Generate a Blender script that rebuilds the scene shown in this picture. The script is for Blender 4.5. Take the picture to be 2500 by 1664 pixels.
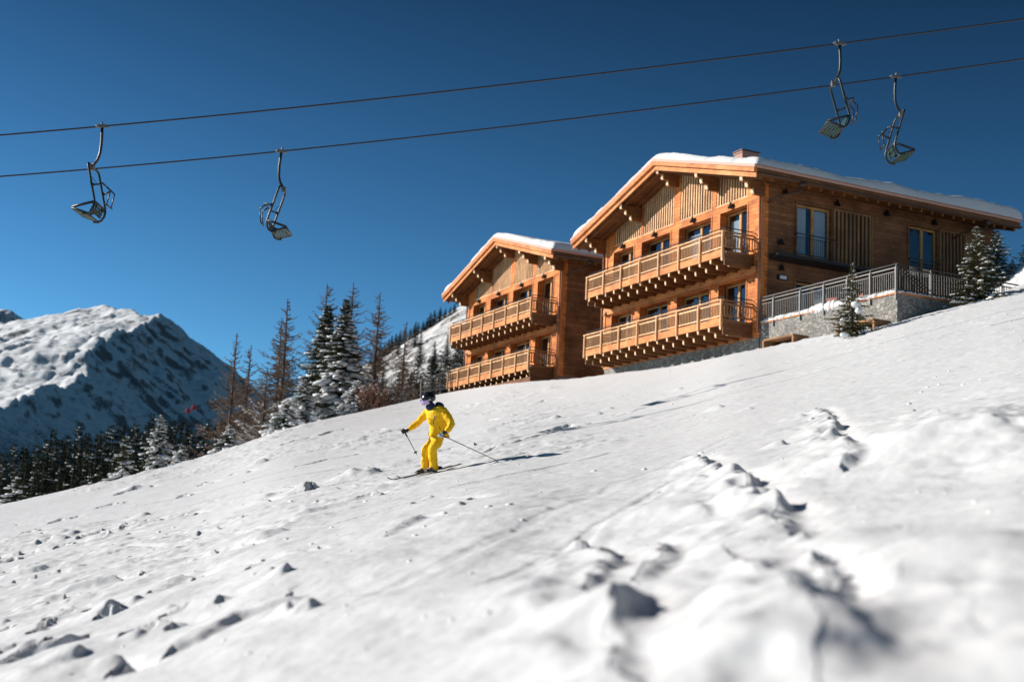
import bpy, bmesh, math, random
import numpy as np
from mathutils import Vector, Matrix
random.seed(7); rng=np.random.RandomState(11)
R=math.radians; PI=math.pi
scn=bpy.context.scene
for o in list(bpy.data.objects): bpy.data.objects.remove(o)
C=scn.collection
# ------------------------------------------------------------------ camera
FPX,PITCH,ROLL=3120.03,.1619,.0499
cam=bpy.data.cameras.new('camera'); camo=bpy.data.objects.new('camera',cam); C.objects.link(camo); scn.camera=camo
cam.sensor_width=36; cam.lens=36*FPX/2500; cam.clip_start=.05; cam.clip_end=20000
cr,sr=math.cos(ROLL),math.sin(ROLL)
fw=Vector((0,math.cos(PITCH),math.sin(PITCH))); up0=Vector((0,-math.sin(PITCH),math.cos(PITCH))); rt0=Vector((1,0,0))
rt=rt0*cr-up0*(-sr); up=up0*cr+rt0*(-sr)
camo.matrix_world=Matrix(((rt.x,up.x,-fw.x,0),(rt.y,up.y,-fw.y,0),(rt.z,up.z,-fw.z,0),(0,0,0,1)))
cam.dof.use_dof=True; cam.dof.focus_distance=27.0; cam.dof.aperture_fstop=1.2
# ------------------------------------------------------------------ sky and sun
SUN_EL=R(23); SUN_TR=R(-9)         # travel direction of the light in plan, from +X
w=bpy.data.worlds.new('World'); scn.world=w; w.use_nodes=True
nt=w.node_tree; nt.nodes.clear(); N=nt.nodes.new; LK=nt.links.new
sky=N('ShaderNodeTexSky'); sky.sky_type='NISHITA'; sky.sun_disc=False; sky.sun_elevation=SUN_EL
sky.sun_rotation=-(math.pi/2)+0  # set below
sky.altitude=2200; sky.air_density=1.0; sky.dust_density=.25; sky.ozone_density=3.0
hs=N('ShaderNodeHueSaturation'); hs.inputs['Saturation'].default_value=1.14; hs.inputs['Value'].default_value=1
mx=N('ShaderNodeMix'); mx.data_type='RGBA'; mx.blend_type='MULTIPLY'; mx.inputs[0].default_value=1
mx.inputs[7].default_value=(.56,.93,1.02,1)
bg=N('ShaderNodeBackground'); bg.inputs[1].default_value=.052; wo=N('ShaderNodeOutputWorld')
LK(sky.outputs[0],hs.inputs['Color']); LK(hs.outputs[0],mx.inputs[6])
# added ramps shape the sky light: brighter towards the horizon and the sun, deeper towards the zenith
tc=N('ShaderNodeTexCoord');sx=N('ShaderNodeSeparateXYZ');LK(tc.outputs['Generated'],sx.inputs[0])
rz=N('ShaderNodeMapRange');rz.inputs[1].default_value=0;rz.inputs[2].default_value=.5;rz.inputs[3].default_value=2.45;rz.inputs[4].default_value=.36;LK(sx.outputs[2],rz.inputs[0])
rx=N('ShaderNodeMapRange');rx.inputs[1].default_value=-.5;rx.inputs[2].default_value=.5;rx.inputs[3].default_value=1.12;rx.inputs[4].default_value=.62;LK(sx.outputs[0],rx.inputs[0])
mm=N('ShaderNodeMath');mm.operation='MULTIPLY';LK(rz.outputs[0],mm.inputs[0]);LK(rx.outputs[0],mm.inputs[1])
rl=N('ShaderNodeMapRange');rl.inputs[1].default_value=-.05;rl.inputs[2].default_value=.01;rl.inputs[3].default_value=.08;rl.inputs[4].default_value=1;LK(sx.outputs[2],rl.inputs[0])  # dims the sky below the horizon to cut the fill light
m2=N('ShaderNodeMath');m2.operation='MULTIPLY';LK(mm.outputs[0],m2.inputs[0]);LK(rl.outputs[0],m2.inputs[1]);mm=m2
vm=N('ShaderNodeVectorMath');vm.operation='SCALE';LK(mx.outputs[2],vm.inputs[0]);LK(mm.outputs[0],vm.inputs['Scale']);LK(vm.outputs[0],bg.inputs[0]); LK(bg.outputs[0],wo.inputs[0])
td=Vector((math.cos(SUN_TR)*math.cos(SUN_EL),math.sin(SUN_TR)*math.cos(SUN_EL),-math.sin(SUN_EL)))
# sun_rotation: 0 puts the sun towards +Y, positive turns clockwise seen from above
sd=-td; sky.sun_rotation=math.atan2(sd.x,sd.y)
sl=bpy.data.lights.new('sun','SUN'); sl.energy=5.0; sl.angle=R(.5); sl.color=(1,.94,.86)
so=bpy.data.objects.new('sun',sl); C.objects.link(so); so.rotation_mode='QUATERNION'; so.rotation_quaternion=td.to_track_quat('-Z','Y'); so.location=(-60,0,60)
scn.view_settings.view_transform='Standard'; scn.view_settings.look='None'; scn.view_settings.exposure=0.33; scn.view_settings.gamma=1
scn.cycles.max_bounces=6; scn.cycles.diffuse_bounces=2; scn.cycles.transparent_max_bounces=12
# ------------------------------------------------------------------ pixel <-> place helpers (2500 px wide photograph)
def ray(px,py):
    Xr=px-1250;Yr=832-py
    X=(Xr*cr-Yr*sr)/FPX; Y=(Xr*sr+Yr*cr)/FPX
    return X,math.cos(PITCH)-Y*math.sin(PITCH),math.sin(PITCH)+Y*math.cos(PITCH)
def ae(px,py): X,y,z=ray(px,py); return X/y,z/y
def at(px,py,d): a,e=ae(px,py); return Vector((a*d,d,e*d))
# ------------------------------------------------------------------ numpy noise
def _h(ix,iy,s):
    ix=ix.astype(np.int64)&0xffffffff; iy=iy.astype(np.int64)&0xffffffff
    n=(ix*374761393+iy*668265263+s*1274126177)&0xffffffff
    n=((n^(n>>13))*1274126177)&0xffffffff
    n=(n^(n>>16))&0xffffffff
    return n/4294967295.
def vn(x,y,s=0):
    x=np.asarray(x,float);y=np.asarray(y,float)
    ix=np.floor(x);iy=np.floor(y);fx=x-ix;fy=y-iy
    fx=fx*fx*fx*(fx*(fx*6-15)+10);fy=fy*fy*fy*(fy*(fy*6-15)+10)
    a=_h(ix,iy,s);b=_h(ix+1,iy,s);c=_h(ix,iy+1,s);d=_h(ix+1,iy+1,s)
    return (a+(b-a)*fx)*(1-fy)+(c+(d-c)*fx)*fy-.5
def fbm(x,y,o=4,s=0,g=.5):
    t=0;a=1;x=np.asarray(x,float);y=np.asarray(y,float)
    for i in range(o):
        t=t+a*vn(x,y,s+i*17);x,y=x*1.97*.8+y*1.97*.6+3.1,-x*1.97*.6+y*1.97*.8+7.7;a*=g
    return t
def sst(a,b,x): t=np.clip((x-a)/(b-a),0,1); return t*t*(3-2*t)
# ------------------------------------------------------------------ the slope
EA=np.array([-.60,-.46,-.39,-.312,-.235,-.173,-.110,-.053,-.005,.05,.130,.211,.293,.358,.407,.5,.7])
EE=np.array([-.039,-.003,.0156,.0358,.0597,.0853,.1030,.1188,.1293,.1354,.1499,.1714,.1904,.2103,.2279,.2525,.3055])
DA=np.array([-.7,-.45,-.3,-.17,-.10,-.055,.014,.049,.168,.198,.206,.3,.36,.42,.7])
DD=np.array([40,44,50,60,70,79,68.6,62.4,50.8,50.2,51.0,44.6,45,47,49.])
_ga=np.linspace(-1,1,2001);_k=np.exp(-(np.arange(-60,61)*.001/.016)**2/2);_k/=_k.sum()
def _sm(v): return np.convolve(np.pad(v,60,mode='edge'),_k,'valid')
_LN=.12+.265*_ga
_GE=_sm(np.interp(_ga,EA,EE)-_LN*(abs(_ga)<=.7)-_LN*(abs(_ga)>.7))+_LN
_GD=_sm(np.interp(_ga,DA,DD));_GS=_sm(np.interp(_ga,[-.5,-.25,-.08,.0,.05,.2,.32,.45],[-.16,-.15,-.14,-.05,.06,.08,.17,.2]))
def crest(a): return np.interp(a,_ga,_GE),np.interp(a,_ga,_GD)
def base_z(x,y):
    x=np.asarray(x,float);y=np.asarray(y,float)
    yy=np.maximum(y,3.0); a=x/yy
    E,D=crest(np.clip(a,-.7,.7))
    lin=.12+.265*np.clip(a,-.7,.7); cor=(E-lin)*sst(3,9,y)
    h=.58*(np.maximum(y,0)**2+1.5**2)**.175
    q=np.clip(y/D,0,1)
    zf=.12*y+.265*x+cor*y-h*(1-q*q)
    # beyond the crest
    k=np.maximum(y-D,0)
    xD=a*D; zD=.12*D+.265*xD+(E-lin)*D
    sb=np.interp(a,_ga,_GS)
    zb=zD+sb*k*np.exp(-k/220.)-.25*(1-np.exp(-k/2.0))
    return np.where(y>D,zb,zf)
def hit(px,py):
    a,e=ae(px,py); ys=np.exp(np.linspace(math.log(1.2),math.log(85),1500))
    d=base_z(a*ys,ys)-e*ys; i=np.argmax(d>0) if (d>0).any() else len(ys)-1
    return a*ys[i],ys[i]
# sharp-edged dents left by skis and boots
_r=random.Random(5);PIT=[]
while len(PIT)<140:
    y_=math.exp(_r.uniform(math.log(13.5),math.log(64)));a_=_r.uniform(-.44,.43)
    if float(fbm(np.array([a_*y_*.13]),np.array([y_*.09]),2,21)[0])+ (.10 if a_<.05 else -.22)+_r.uniform(-.15,.1)<0: continue
    if abs(a_*y_+1.7)<1.0 and abs(y_-26.4)<1.3: continue
    k_=_r.random()**2;n_=_r.choice((1,1,2,3,4));sc_=(.55+.45*min(1,y_/25))
    for q_ in range(n_):
        PIT.append((a_*y_+q_*_r.uniform(.25,.6),y_+q_*_r.uniform(-.35,.25),sc_*(.16+.25*_r.random()),sc_*(.14+.5*k_),sc_*(.02+.04*_r.random()+.02*k_)))
PIT=np.array(PIT)
def pits(x,y,z):
    o=np.argsort(y);ys=y[o];xo=x[o];zo=z[o].copy()
    for px_,py_,lx,ly,D in PIT:
        i0=np.searchsorted(ys,py_-ly*1.5);i1=np.searchsorted(ys,py_+ly*1.5)
        if i1<=i0: continue
        X=xo[i0:i1];Y=ys[i0:i1];m=(X+.42*(ys[i0:i1]-py_)>px_-.5*lx)&(X+.42*(ys[i0:i1]-py_)<px_+1.4*lx)
        if not m.any(): continue
        X=X[m]+.3*lx*vn(X[m]*4,Y[m]*4,int(px_*10)&255);Y=Y[m]+.3*ly*vn(X*3,Y[m]*3,97)
        u=(X-px_+.42*(Y-py_))/lx;v=(Y-py_)/ly
        dz=-D*sst(0,.10,u)*np.clip(1-u,0,1)**.6*np.sqrt(np.clip(1-v*v,0,1))
        s_=zo[i0:i1];s_[m]+=dz;zo[i0:i1]=s_
    z2=z.copy();z2[o]=zo;return z2
# windrows and grooves: polylines in the slope, steep on the side away from the sun
def seg(x,y,pts):
    best=np.full(x.shape,1e9);side=np.zeros(x.shape);tt=np.zeros(x.shape);n=len(pts)-1
    for i in range(n):
        ax,ay=pts[i];bx,by=pts[i+1];dx,dy=bx-ax,by-ay;L=dx*dx+dy*dy
        t=np.clip(((x-ax)*dx+(y-ay)*dy)/L,0,1);qx=x-ax-t*dx;qy=y-ay-t*dy;d=np.hypot(qx,qy)
        m=d<best;best=np.where(m,d,best);side=np.where(m,np.sign(qx),side);tt=np.where(m,(i+t)/n,tt)
    return best,side,tt
ROWS=[([(2005,1000),(2040,1060),(2060,1110),(2055,1180)],.10,.40,.10),
      ([(1700,1115),(1780,1180),(1880,1270),(1895,1315)],.105,.50,.11),
      ([(1830,1385),(1850,1450),(1925,1540),(2030,1620),(2080,1720)],.085,.5,.14),
      ([(1425,1325),(1470,1400),(1440,1470),(1490,1560),(1520,1700)],.085,.40,.09),
      ([(1560,1440),(1600,1400),(1585,1340)],.05,.3,.10),
      ([(2010,1370),(2030,1440),(2060,1500)],.045,.16,.06),
      ([(700,1450),(560,1500),(440,1560)],.055,.35,.09),
      ([(475,1400),(420,1425),(370,1450)],.04,.3,.11),
      ([(1000,1235),(1060,1225),(1150,1215)],.05,.3,.11),
      ([(940,1310),(1010,1275),(1030,1265)],.04,.3,.11),
      ([(600,1262),(520,1285),(430,1300)],.035,.3,.1),
      ([(70,1650),(160,1640),(300,1610)],.06,.35,.1),
      ([(0,1620),(40,1600),(90,1585)],.06,.3,.1),
      ([(2180,1420),(2350,1540),(2560,1600)],.05,.8,.5),
      ([(2290,1000),(2380,1060),(2560,1090)],.07,1.2,.6)]
_st=[(100,1326,168,1316,.10),(135,1335,190,1325,.09),(196,1312,300,1292,.10),(205,1322,318,1302,.09),(330,1282,402,1268,.08),(430,1265,478,1255,.08),(288,1206,368,1188,.08),(0,1374,44,1362,.08),
     (826,1170,925,1150,.17),(740,1200,772,1190,.12),(640,1206,716,1192,.10),(595,1236,662,1222,.10),(725,1137,870,1108,.07),(1066,1106,1155,1090,.17),(1340,1050,1440,1030,.12),(560,1160,610,1150,.07),(480,1185,520,1176,.07),
     (430,1215,470,1205,.07),(120,1275,180,1262,.06),(235,1240,300,1226,.06),(600,1110,660,1098,.07),(690,1085,750,1070,.07),(780,1060,830,1048,.07),(930,1060,975,1050,.06),(1180,1010,1230,1000,.07),(1300,985,1360,972,.07),(60,1300,100,1292,.05),(1230,1040,1290,1026,.06),(880,1215,930,1206,.06)]
ROWS+=[([(a,b),((a+c)/2,(b+d)/2-2),(c,d)],A_*1.0,.30,.09) for a,b,c,d,A_ in _st]
_nr=[(362,1432,478,1408,.06),(430,1500,560,1462,.07),(0,1600,90,1572,.09),(120,1640,320,1606,.09),(240,1512,290,1496,.07),(325,1548,412,1526,.07),(75,1545,122,1530,.05),(128,1578,188,1558,.06),(0,1545,50,1532,.05),(540,1400,600,1390,.03),(150,1500,210,1488,.04)]
ROWS+=[([(a,b),((a+c)/2,(b+d)/2-3),(c,d)],A_,.22,.08) for a,b,c,d,A_ in _nr]
TRK=[([(1060,1150),(1180,1128),(1385,1085),(1700,1010),(1900,960)],.035,.05),([(1068,1158),(1190,1135),(1395,1092),(1705,1018)],.03,.04),
     ([(700,1212),(900,1165),(1180,1105),(1370,1050),(1600,985)],.035,.06),([(0,1400),(300,1345),(700,1275),(1100,1190),(1500,1105)],.03,.07),([(0,1440),(350,1375),(800,1280),(1200,1190)],.025,.05),
     ([(850,1480),(1150,1340),(1500,1180),(1800,1060)],.008,.09),([(1200,1450),(1440,1300),(1640,1180)],.012,.07),
     ([(0,1330),(200,1290),(450,1240),(700,1180)],.03,.06),([(300,1230),(600,1165),(850,1100),(1000,1060)],.03,.05),([(1500,1010),(1800,950),(2100,880),(2400,800)],.04,.10),([(1300,1000),(1600,950),(1900,890),(2200,830)],.04,.07)]
TRK=[([hit(*p) for p in pts],A,w_) for pts,A,w_ in TRK]
ROWS=[([hit(*p) for p in pts],A,wl,wr) for pts,A,wl,wr in ROWS]
MND=[(1905,1085,.13,.13),(2000,1008,.12,.12),(1950,1020,.09,.2),(690,1415,.13,.11),(702,1480,.11,.07),(755,1472,.1,.09),(660,1400,.05,.06),
     (1425,1335,.10,.09),(110,1480,.05,.06),(130,1500,.04,.05),(150,1490,.04,.05),(160,1475,.04,.05),(215,1455,.05,.06),(10,1515,.05,.07),(330,1478,.09,.10),
     (265,1500,.09,.12),(340,1550,.08,.10),(150,1570,.09,.13),(60,1590,.12,.15),(180,1605,.11,.12),(410,1490,.05,.1),(470,1375,.04,.06),(1120,1230,.1,.12),(1050,1215,.06,.08),
     (2000,1380,.05,.05),(2030,1450,.06,.05),(1960,1340,.05,.05),(2010,1500,.05,.04),(1330,1250,.05,.12),(1240,1290,.05,.1),(1660,950,.1,.14),(1755,995,.12,.18),(1830,998,.1,.16),(1460,1010,.14,.2),(1490,995,.1,.16),
     (1355,1025,.14,.3),(900,1160,.2,.4),(860,1168,.16,.3),(750,1195,.16,.3),(650,1215,.12,.25),(350,1260,.16,.22),(180,1305,.14,.2),(260,1310,.13,.25),(300,1318,.1,.3),(150,1318,.1,.3),(640,1130,.14,.3),(330,1192,.16,.35)]
MND=[(*hit(a,b),h,r) for a,b,h,r in MND]
BIG=[(*hit(a,b),h,r) for a,b,h,r in ((1600,1270,.10,.40),(2230,1120,.26,1.2),(2330,1400,.12,.5),(1480,1520,.05,.25),(2080,1330,.05,.3),(1180,1480,.05,.4),(860,1380,.05,.6))]
def ground_z(x,y):
    x=np.asarray(x,float);y=np.asarray(y,float)
    z=base_z(x,y); wx=x+.13*fbm(x*1.6,y*1.3,3,5)+.05*fbm(x*6,y*6,2,6);wy=y+.2*fbm(x*1.1,y*1.1,3,9)
    near=1-sst(11,22,y)
    z=z+.10*near*fbm(x*.55,y*.45,3,1)+.022*near*fbm(x*1.7+y*.3,y*.8-x*.3,3,2)+.05*sst(12,30,y)*fbm(x*.25,y*.22,3,77)
    # tracked piste: long soft furrows and loose chunks
    mid=sst(8,14,y)*(1-sst(60,85,y))
    z=z+mid*.030*fbm(x*.45+y*.1,y*1.4-x*.25,3,3)
    patch=sst(-.12,.12,fbm(x*.16,y*.10,2,21))
    ch=np.maximum(0,fbm(x*1.05,y*1.5-x*.3,4,31,.6)-.12)
    lft=sst(.26,-.1,x/np.maximum(y,3))*.65+.35
    ch2=np.maximum(0,fbm((x+y*.25)*.9,(y-x*.3)*2.2,4,35,.6)-.05)
    calm=1-np.exp(-((x+1.7)/1.6)**2-((y-26.2)/1.6)**2)
    z=z+calm*sst(10,16,y)*(1-sst(55,85,y))*(patch*lft*(np.minimum(ch*.14,.05)+ch2*.07)+.03*ch2)
    z=z+.009*sst(2,5,y)*fbm(x*5,y*3.2,3,41)*(1-sst(30,60,y))+.006*near*fbm(x*9,y*8,3,43)
    for bx_,by_,bh,br in BIG: z=z+bh*np.exp(-((wx-bx_)**2+((wy-by_)/1.5)**2)/br**2)
    for pts,A,wl,wr in ROWS:
        xs=[p[0] for p in pts];ys=[p[1] for p in pts]
        m=(x>min(xs)-2)&(x<max(xs)+2)&(y>min(ys)-2)&(y<max(ys)+2)
        if not m.any(): continue
        X=wx[m];Y=wy[m];d,s,t=seg(X,Y,pts);W=np.where(s<0,wl,wr)
        sm_=wl<=.30;amp=A*((.5+.35*vn(X*2.6,Y*2.6,50)) if sm_ else (.65+1.3*vn(X*2.6,Y*2.6,50)+.7*vn(X*6,Y*6,51)))*np.sin(np.clip(t*.9+.05,0,1)*PI)**.4
        dz=amp*np.exp(-(d/W)**2)-np.where(s>0,(.75 if sm_ else .35)*A*np.exp(-((d-1.6*wr)/(1.2*wr))**2),0)
        z[m]=z[m]+dz*np.exp(-np.maximum(d-1.,0)*6)
    for pts,A,w_ in TRK:
        xs=[p[0] for p in pts];ys=[p[1] for p in pts]
        m=(x>min(xs)-1)&(x<max(xs)+1)&(y>min(ys)-1)&(y<max(ys)+1)
        if not m.any(): continue
        d,s,t=seg(x[m]+.12*vn(x[m]*.7,y[m]*.7,80),y[m]+.3*vn(x[m]*.3,y[m]*.3,81),pts)
        z[m]=z[m]-A*np.exp(-(d/w_)**4)+.5*A*np.exp(-((d-1.9*w_)/(.8*w_))**2)*(.6+1.2*vn(x[m]*3,y[m]*3,82))
    for mxx,myy,h,r in MND:
        m=(np.abs(x-mxx)<4*r)&(np.abs(y-myy)<5*r)
        if not m.any(): continue
        X=x[m]+.35*r*vn(x[m]/r,y[m]/r,60);Y=y[m]+.4*r*vn(x[m]/r,y[m]/r,61)
        dx=(X-mxx);q=np.sqrt(np.where(dx>0,dx/(r*.55),dx/(r*1.5))**2+((Y-myy)/(r*1.3))**2)
        z[m]=z[m]+h*(.62 if myy>11 else .75)*np.exp(-q**2.4)
    # ploughed snow bank at the right beside the house
    a=x/np.maximum(y,3)
    bank=np.exp(-((y-51.5-8*(a-.42))/3.0)**2)*sst(.335,.46,a)*2.6*(1+.5*fbm(x*.7,y*.7,4,70))
    if len(x)>1000: z=pits(x,y,z)
    return z+bank
def gz(x,y): return float(ground_z(np.array([float(x)]),np.array([float(y)]))[0])
# ------------------------------------------------------------------ mesh helpers
def tag(o,label=None,cat=None,group=None,kind=None):
    if label:o['label']=label
    if cat:o['category']=cat
    if group:o['group']=group
    if kind:o['kind']=kind
    return o
def mk(name,verts,faces,m,parent=None,smooth=False):
    me=bpy.data.meshes.new(name); me.from_pydata([tuple(v) for v in verts],[],faces); me.update()
    if m: me.materials.append(m)
    if smooth: me.polygons.foreach_set('use_smooth',[True]*len(me.polygons))
    o=bpy.data.objects.new(name,me); C.objects.link(o)
    if parent:o.parent=parent
    return o
def grid(name,V,nr,nc,m,parent=None,smooth=True):
    V=np.ascontiguousarray(V,dtype=np.float32); me=bpy.data.meshes.new(name); me.vertices.add(nr*nc); me.vertices.foreach_set('co',V.ravel())
    i=np.arange((nr-1))[:,None]*nc+np.arange(nc-1)[None,:]; F=np.stack([i,i+1,i+nc+1,i+nc],-1).reshape(-1,4).astype(np.int32)
    n=len(F); me.loops.add(n*4); me.loops.foreach_set('vertex_index',F.ravel()); me.polygons.add(n)
    me.polygons.foreach_set('loop_start',np.arange(0,n*4,4,dtype=np.int32)); me.polygons.foreach_set('loop_total',np.full(n,4,dtype=np.int32))
    me.update(); me.validate(); me.polygons.foreach_set('use_smooth',[smooth]*n); me.materials.append(m)
    o=bpy.data.objects.new(name,me); C.objects.link(o)
    if parent:o.parent=parent
    return o
def empty(name,loc,rz=0):
    o=bpy.data.objects.new(name,None); C.objects.link(o); o.location=loc; o.rotation_euler=(0,0,rz); o.empty_display_size=.3; return o
class MB:
    def __init__(s,f=-1): s.v=[];s.f=[];s.s=f    # f=-1: first coordinate counts to the left (house plans)
    def add(s,vs,fs):
        n=len(s.v);s.v+=[(s.s*a,b,c) for a,b,c in vs]
        s.f+=[tuple(n+i for i in (reversed(q) if s.s<0 else q)) for q in fs]
    def box(s,u0,u1,v0,v1,z0,z1):
        if u0>u1:u0,u1=u1,u0
        s.add([(u0,v0,z0),(u1,v0,z0),(u1,v1,z0),(u0,v1,z0),(u0,v0,z1),(u1,v0,z1),(u1,v1,z1),(u0,v1,z1)],
              [(0,3,2,1),(4,5,6,7),(0,1,5,4),(1,2,6,5),(2,3,7,6),(3,0,4,7)]); return s
    def prism(s,poly,axis,a,b):   # polygon in the two other axes extruded along axis ('u' or 'v')
        n=len(poly); P=lambda q,t:(t,q[0],q[1]) if axis=='u' else (q[0],t,q[1])
        vs=[P(q,a) for q in poly]+[P(q,b) for q in poly]
        fs=[tuple(range(n)),tuple(range(2*n-1,n-1,-1))]+[(i,i+n,(i+1)%n+n,(i+1)%n) for i in range(n)]
        s.add(vs,fs); return s
    def tube(s,pts,r,n=6,cap=True,r2=None):
        pts=[Vector(p) for p in pts];k=len(pts);vs=[];pr=None
        for i,p in enumerate(pts):
            t=(pts[min(i+1,k-1)]-pts[max(i-1,0)]).normalized()
            if pr is None:
                a=Vector((0,0,1)) if abs(t.z)<.9 else Vector((1,0,0)); x=t.cross(a).normalized()
            else: x=(pr-t*pr.dot(t)).normalized()
            pr=x;y=t.cross(x);rr=r if r2 is None else r+(r2-r)*i/(k-1)
            vs+=[tuple(p+x*rr*math.cos(2*PI*j/n)+y*rr*math.sin(2*PI*j/n)) for j in range(n)]
        fs=[(i*n+j,i*n+(j+1)%n,(i+1)*n+(j+1)%n,(i+1)*n+j) for i in range(k-1) for j in range(n)]
        if cap: fs+=[tuple(reversed(range(n))),tuple((k-1)*n+j for j in range(n))]
        s.add(vs,fs);return s
    def build(s,name,m,parent=None,smooth=False,bevel=0,recalc=True):
        o=mk(name,s.v,s.f,m,parent,smooth)
        if recalc:
            b=bmesh.new();b.from_mesh(o.data);bmesh.ops.recalc_face_normals(b,faces=b.faces);b.to_mesh(o.data);b.free()
        if bevel:
            bm=o.modifiers.new('bevel','BEVEL');bm.width=bevel;bm.segments=1;bm.limit_method='ANGLE'
        return o
def inst(o,loc,parent=None,rot=None,scale=None):
    c=o.copy();C.objects.link(c);c.parent=parent;c.location=loc
    if rot is not None:c.rotation_euler=rot
    if scale is not None:c.scale=scale
    return c
def copy_tree(o,loc=None,rz=None,sc=None):
    c=o.copy();C.objects.link(c)
    if loc is not None:c.location=loc
    if rz is not None:c.rotation_euler=(0,0,rz)
    if sc is not None:c.scale=sc
    for ch in o.children:
        d=ch.copy();C.objects.link(d);d.parent=c
        for g in ch.children:
            e=g.copy();C.objects.link(e);e.parent=d
    return c
# ------------------------------------------------------------------ materials
def mat(name,col,rough=.7,metal=0,spec=.5):
    m=bpy.data.materials.new(name);m.use_nodes=True;b=m.node_tree.nodes['Principled BSDF']
    b.inputs['Base Color'].default_value=(*col,1);b.inputs['Roughness'].default_value=rough;b.inputs['Metallic'].default_value=metal
    b.inputs['Specular IOR Level'].default_value=spec;return m
class NT:
    def __init__(s,m): s.t=m.node_tree;s.b=s.t.nodes['Principled BSDF']
    def n(s,t,**k):
        x=s.t.nodes.new(t)
        for a,b in k.items(): setattr(x,a,b)
        return x
    def l(s,a,b): s.t.links.new(a,b)
    def val(s,x,v): x.default_value=v
    def coord(s,kind='Object',scale=(1,1,1)):
        c=s.n('ShaderNodeTexCoord');mp=s.n('ShaderNodeMapping');mp.inputs['Scale'].default_value=scale;s.l(c.outputs[kind],mp.inputs[0]);return mp.outputs[0]
    def noise(s,vec,sc,det=4,rough=.55):
        x=s.n('ShaderNodeTexNoise');x.inputs['Scale'].default_value=sc;x.inputs['Detail'].default_value=det;x.inputs['Roughness'].default_value=rough;s.l(vec,x.inputs['Vector']);return x.outputs['Fac']
    def ramp(s,fac,stops):
        x=s.n('ShaderNodeValToRGB');e=x.color_ramp.elements
        while len(e)<len(stops): e.new(.5)
        for i,(p,c) in enumerate(stops): e[i].position=p;e[i].color=(*c,1) if len(c)==3 else c
        s.l(fac,x.inputs[0]);return x.outputs[0]
    def mix(s,f,a,b,bt='MIX'):
        x=s.n('ShaderNodeMix');x.data_type='RGBA';x.blend_type=bt
        for i,v in ((0,f),(6,a),(7,b)):
            if hasattr(v,'is_linked') or hasattr(v,'links'): s.l(v,x.inputs[i])
            elif i==0: x.inputs[0].default_value=v
            else: x.inputs[i].default_value=(*v,1)
        return x.outputs[2]
    def math(s,op,a,b=0.,clamp=False):
        x=s.n('ShaderNodeMath',operation=op);x.use_clamp=clamp
        for i,v in ((0,a),(1,b)):
            if hasattr(v,'links'): s.l(v,x.inputs[i])
            else: x.inputs[i].default_value=v
        return x.outputs[0]
    def bump(s,h,st=.3,d=.02):
        x=s.n('ShaderNodeBump');x.inputs['Strength'].default_value=st;x.inputs['Distance'].default_value=d;s.l(h,x.inputs['Height']);s.l(x.outputs[0],s.b.inputs['Normal'])
    def col(s,c): s.l(c,s.b.inputs['Base Color'])
def snow_mat(name,bumps=((14,.35,.02),(70,.3,.006)),col=(.69,.69,.70)):
    m=mat(name,col,.6,0,.25);t=NT(m);v=t.coord()
    a=t.noise(v,bumps[0][0],3,.5);b=t.noise(v,bumps[1][0],2,.5)
    h=t.math('ADD',t.math('MULTIPLY',a,bumps[0][2]),t.math('MULTIPLY',b,bumps[1][2]))
    t.bump(h,.6,1.0);return m
def wood(name,c1,c2,c3,plank=.17,axis=2,rough=.65,grain=None):
    seam=plank<1
    m=mat(name,c1,rough,0,.25);t=NT(m);c=t.n('ShaderNodeTexCoord');sp=t.n('ShaderNodeSeparateXYZ');t.l(c.outputs['Object'],sp.inputs[0])
    k=t.math('DIVIDE',sp.outputs[axis],plank);fl=t.math('FLOOR',k);fr=t.math('SUBTRACT',k,fl)
    wn=t.n('ShaderNodeTexWhiteNoise',noise_dimensions='1D');t.l(fl,wn.inputs['W'])
    # each board is cut into lengths
    al=t.math('ADD',sp.outputs[0],sp.outputs[1]) if axis==2 else sp.outputs[2]
    ln=t.math('FLOOR',t.math('ADD',t.math('DIVIDE',al,2.3),t.math('MULTIPLY',wn.outputs[0],9.)))
    cb=t.n('ShaderNodeCombineXYZ');t.l(fl,cb.inputs[0]);t.l(ln,cb.inputs[1]);w2=t.n('ShaderNodeTexWhiteNoise',noise_dimensions='2D');t.l(cb.outputs[0],w2.inputs['Vector'])
    g=grain or ((2,2,22) if axis==2 else (22,22,2))
    n1=t.noise(t.coord('Object',g),1.2,6,.65);n2=t.noise(t.coord(),.9,3,.6)
    col=t.ramp(w2.outputs[0],[(0,c2),(.45,c1),(1,c3)])
    col=t.mix(.55,col,t.ramp(n1,[(.3,tuple(q*.45 for q in c2)),(.5,c1),(.7,tuple(min(1,q*1.25) for q in c3))]))
    col=t.mix(t.ramp(n2,[(.42,(0,0,0)),(.75,(.75,.75,.75))]),col,tuple(q*.55 for q in c2))
    gr=t.math('GREATER_THAN',t.math('ABSOLUTE',t.math('SUBTRACT',fr,.5)),.47 if seam else 2.)
    col=t.mix(gr,col,tuple(q*.25 for q in c2));t.col(col)
    t.bump(t.math('SUBTRACT',t.math('MULTIPLY',n1,.0009),t.math('MULTIPLY',gr,.004)),.8,1.0);return m
M={}
M['snow']=snow_mat('snow_field',((5,.4,.012),(34,.3,.0022)))
M['snow2']=snow_mat('snow_cap',((4,.4,.02),(26,.3,.003)))
M['wall']=wood('larch_boards',(.76,.22,.046),(.36,.085,.022),(.93,.36,.10))
M['walld']=wood('larch_boards_weathered_shaded',(.24,.10,.042),(.12,.05,.022),(.36,.16,.07))  # weathered red-brown, kept extra dark to paint in shade on the side walls
M['beam']=wood('beam_wood',(.70,.25,.08),(.50,.155,.045),(.82,.37,.14),50.3)
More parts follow.
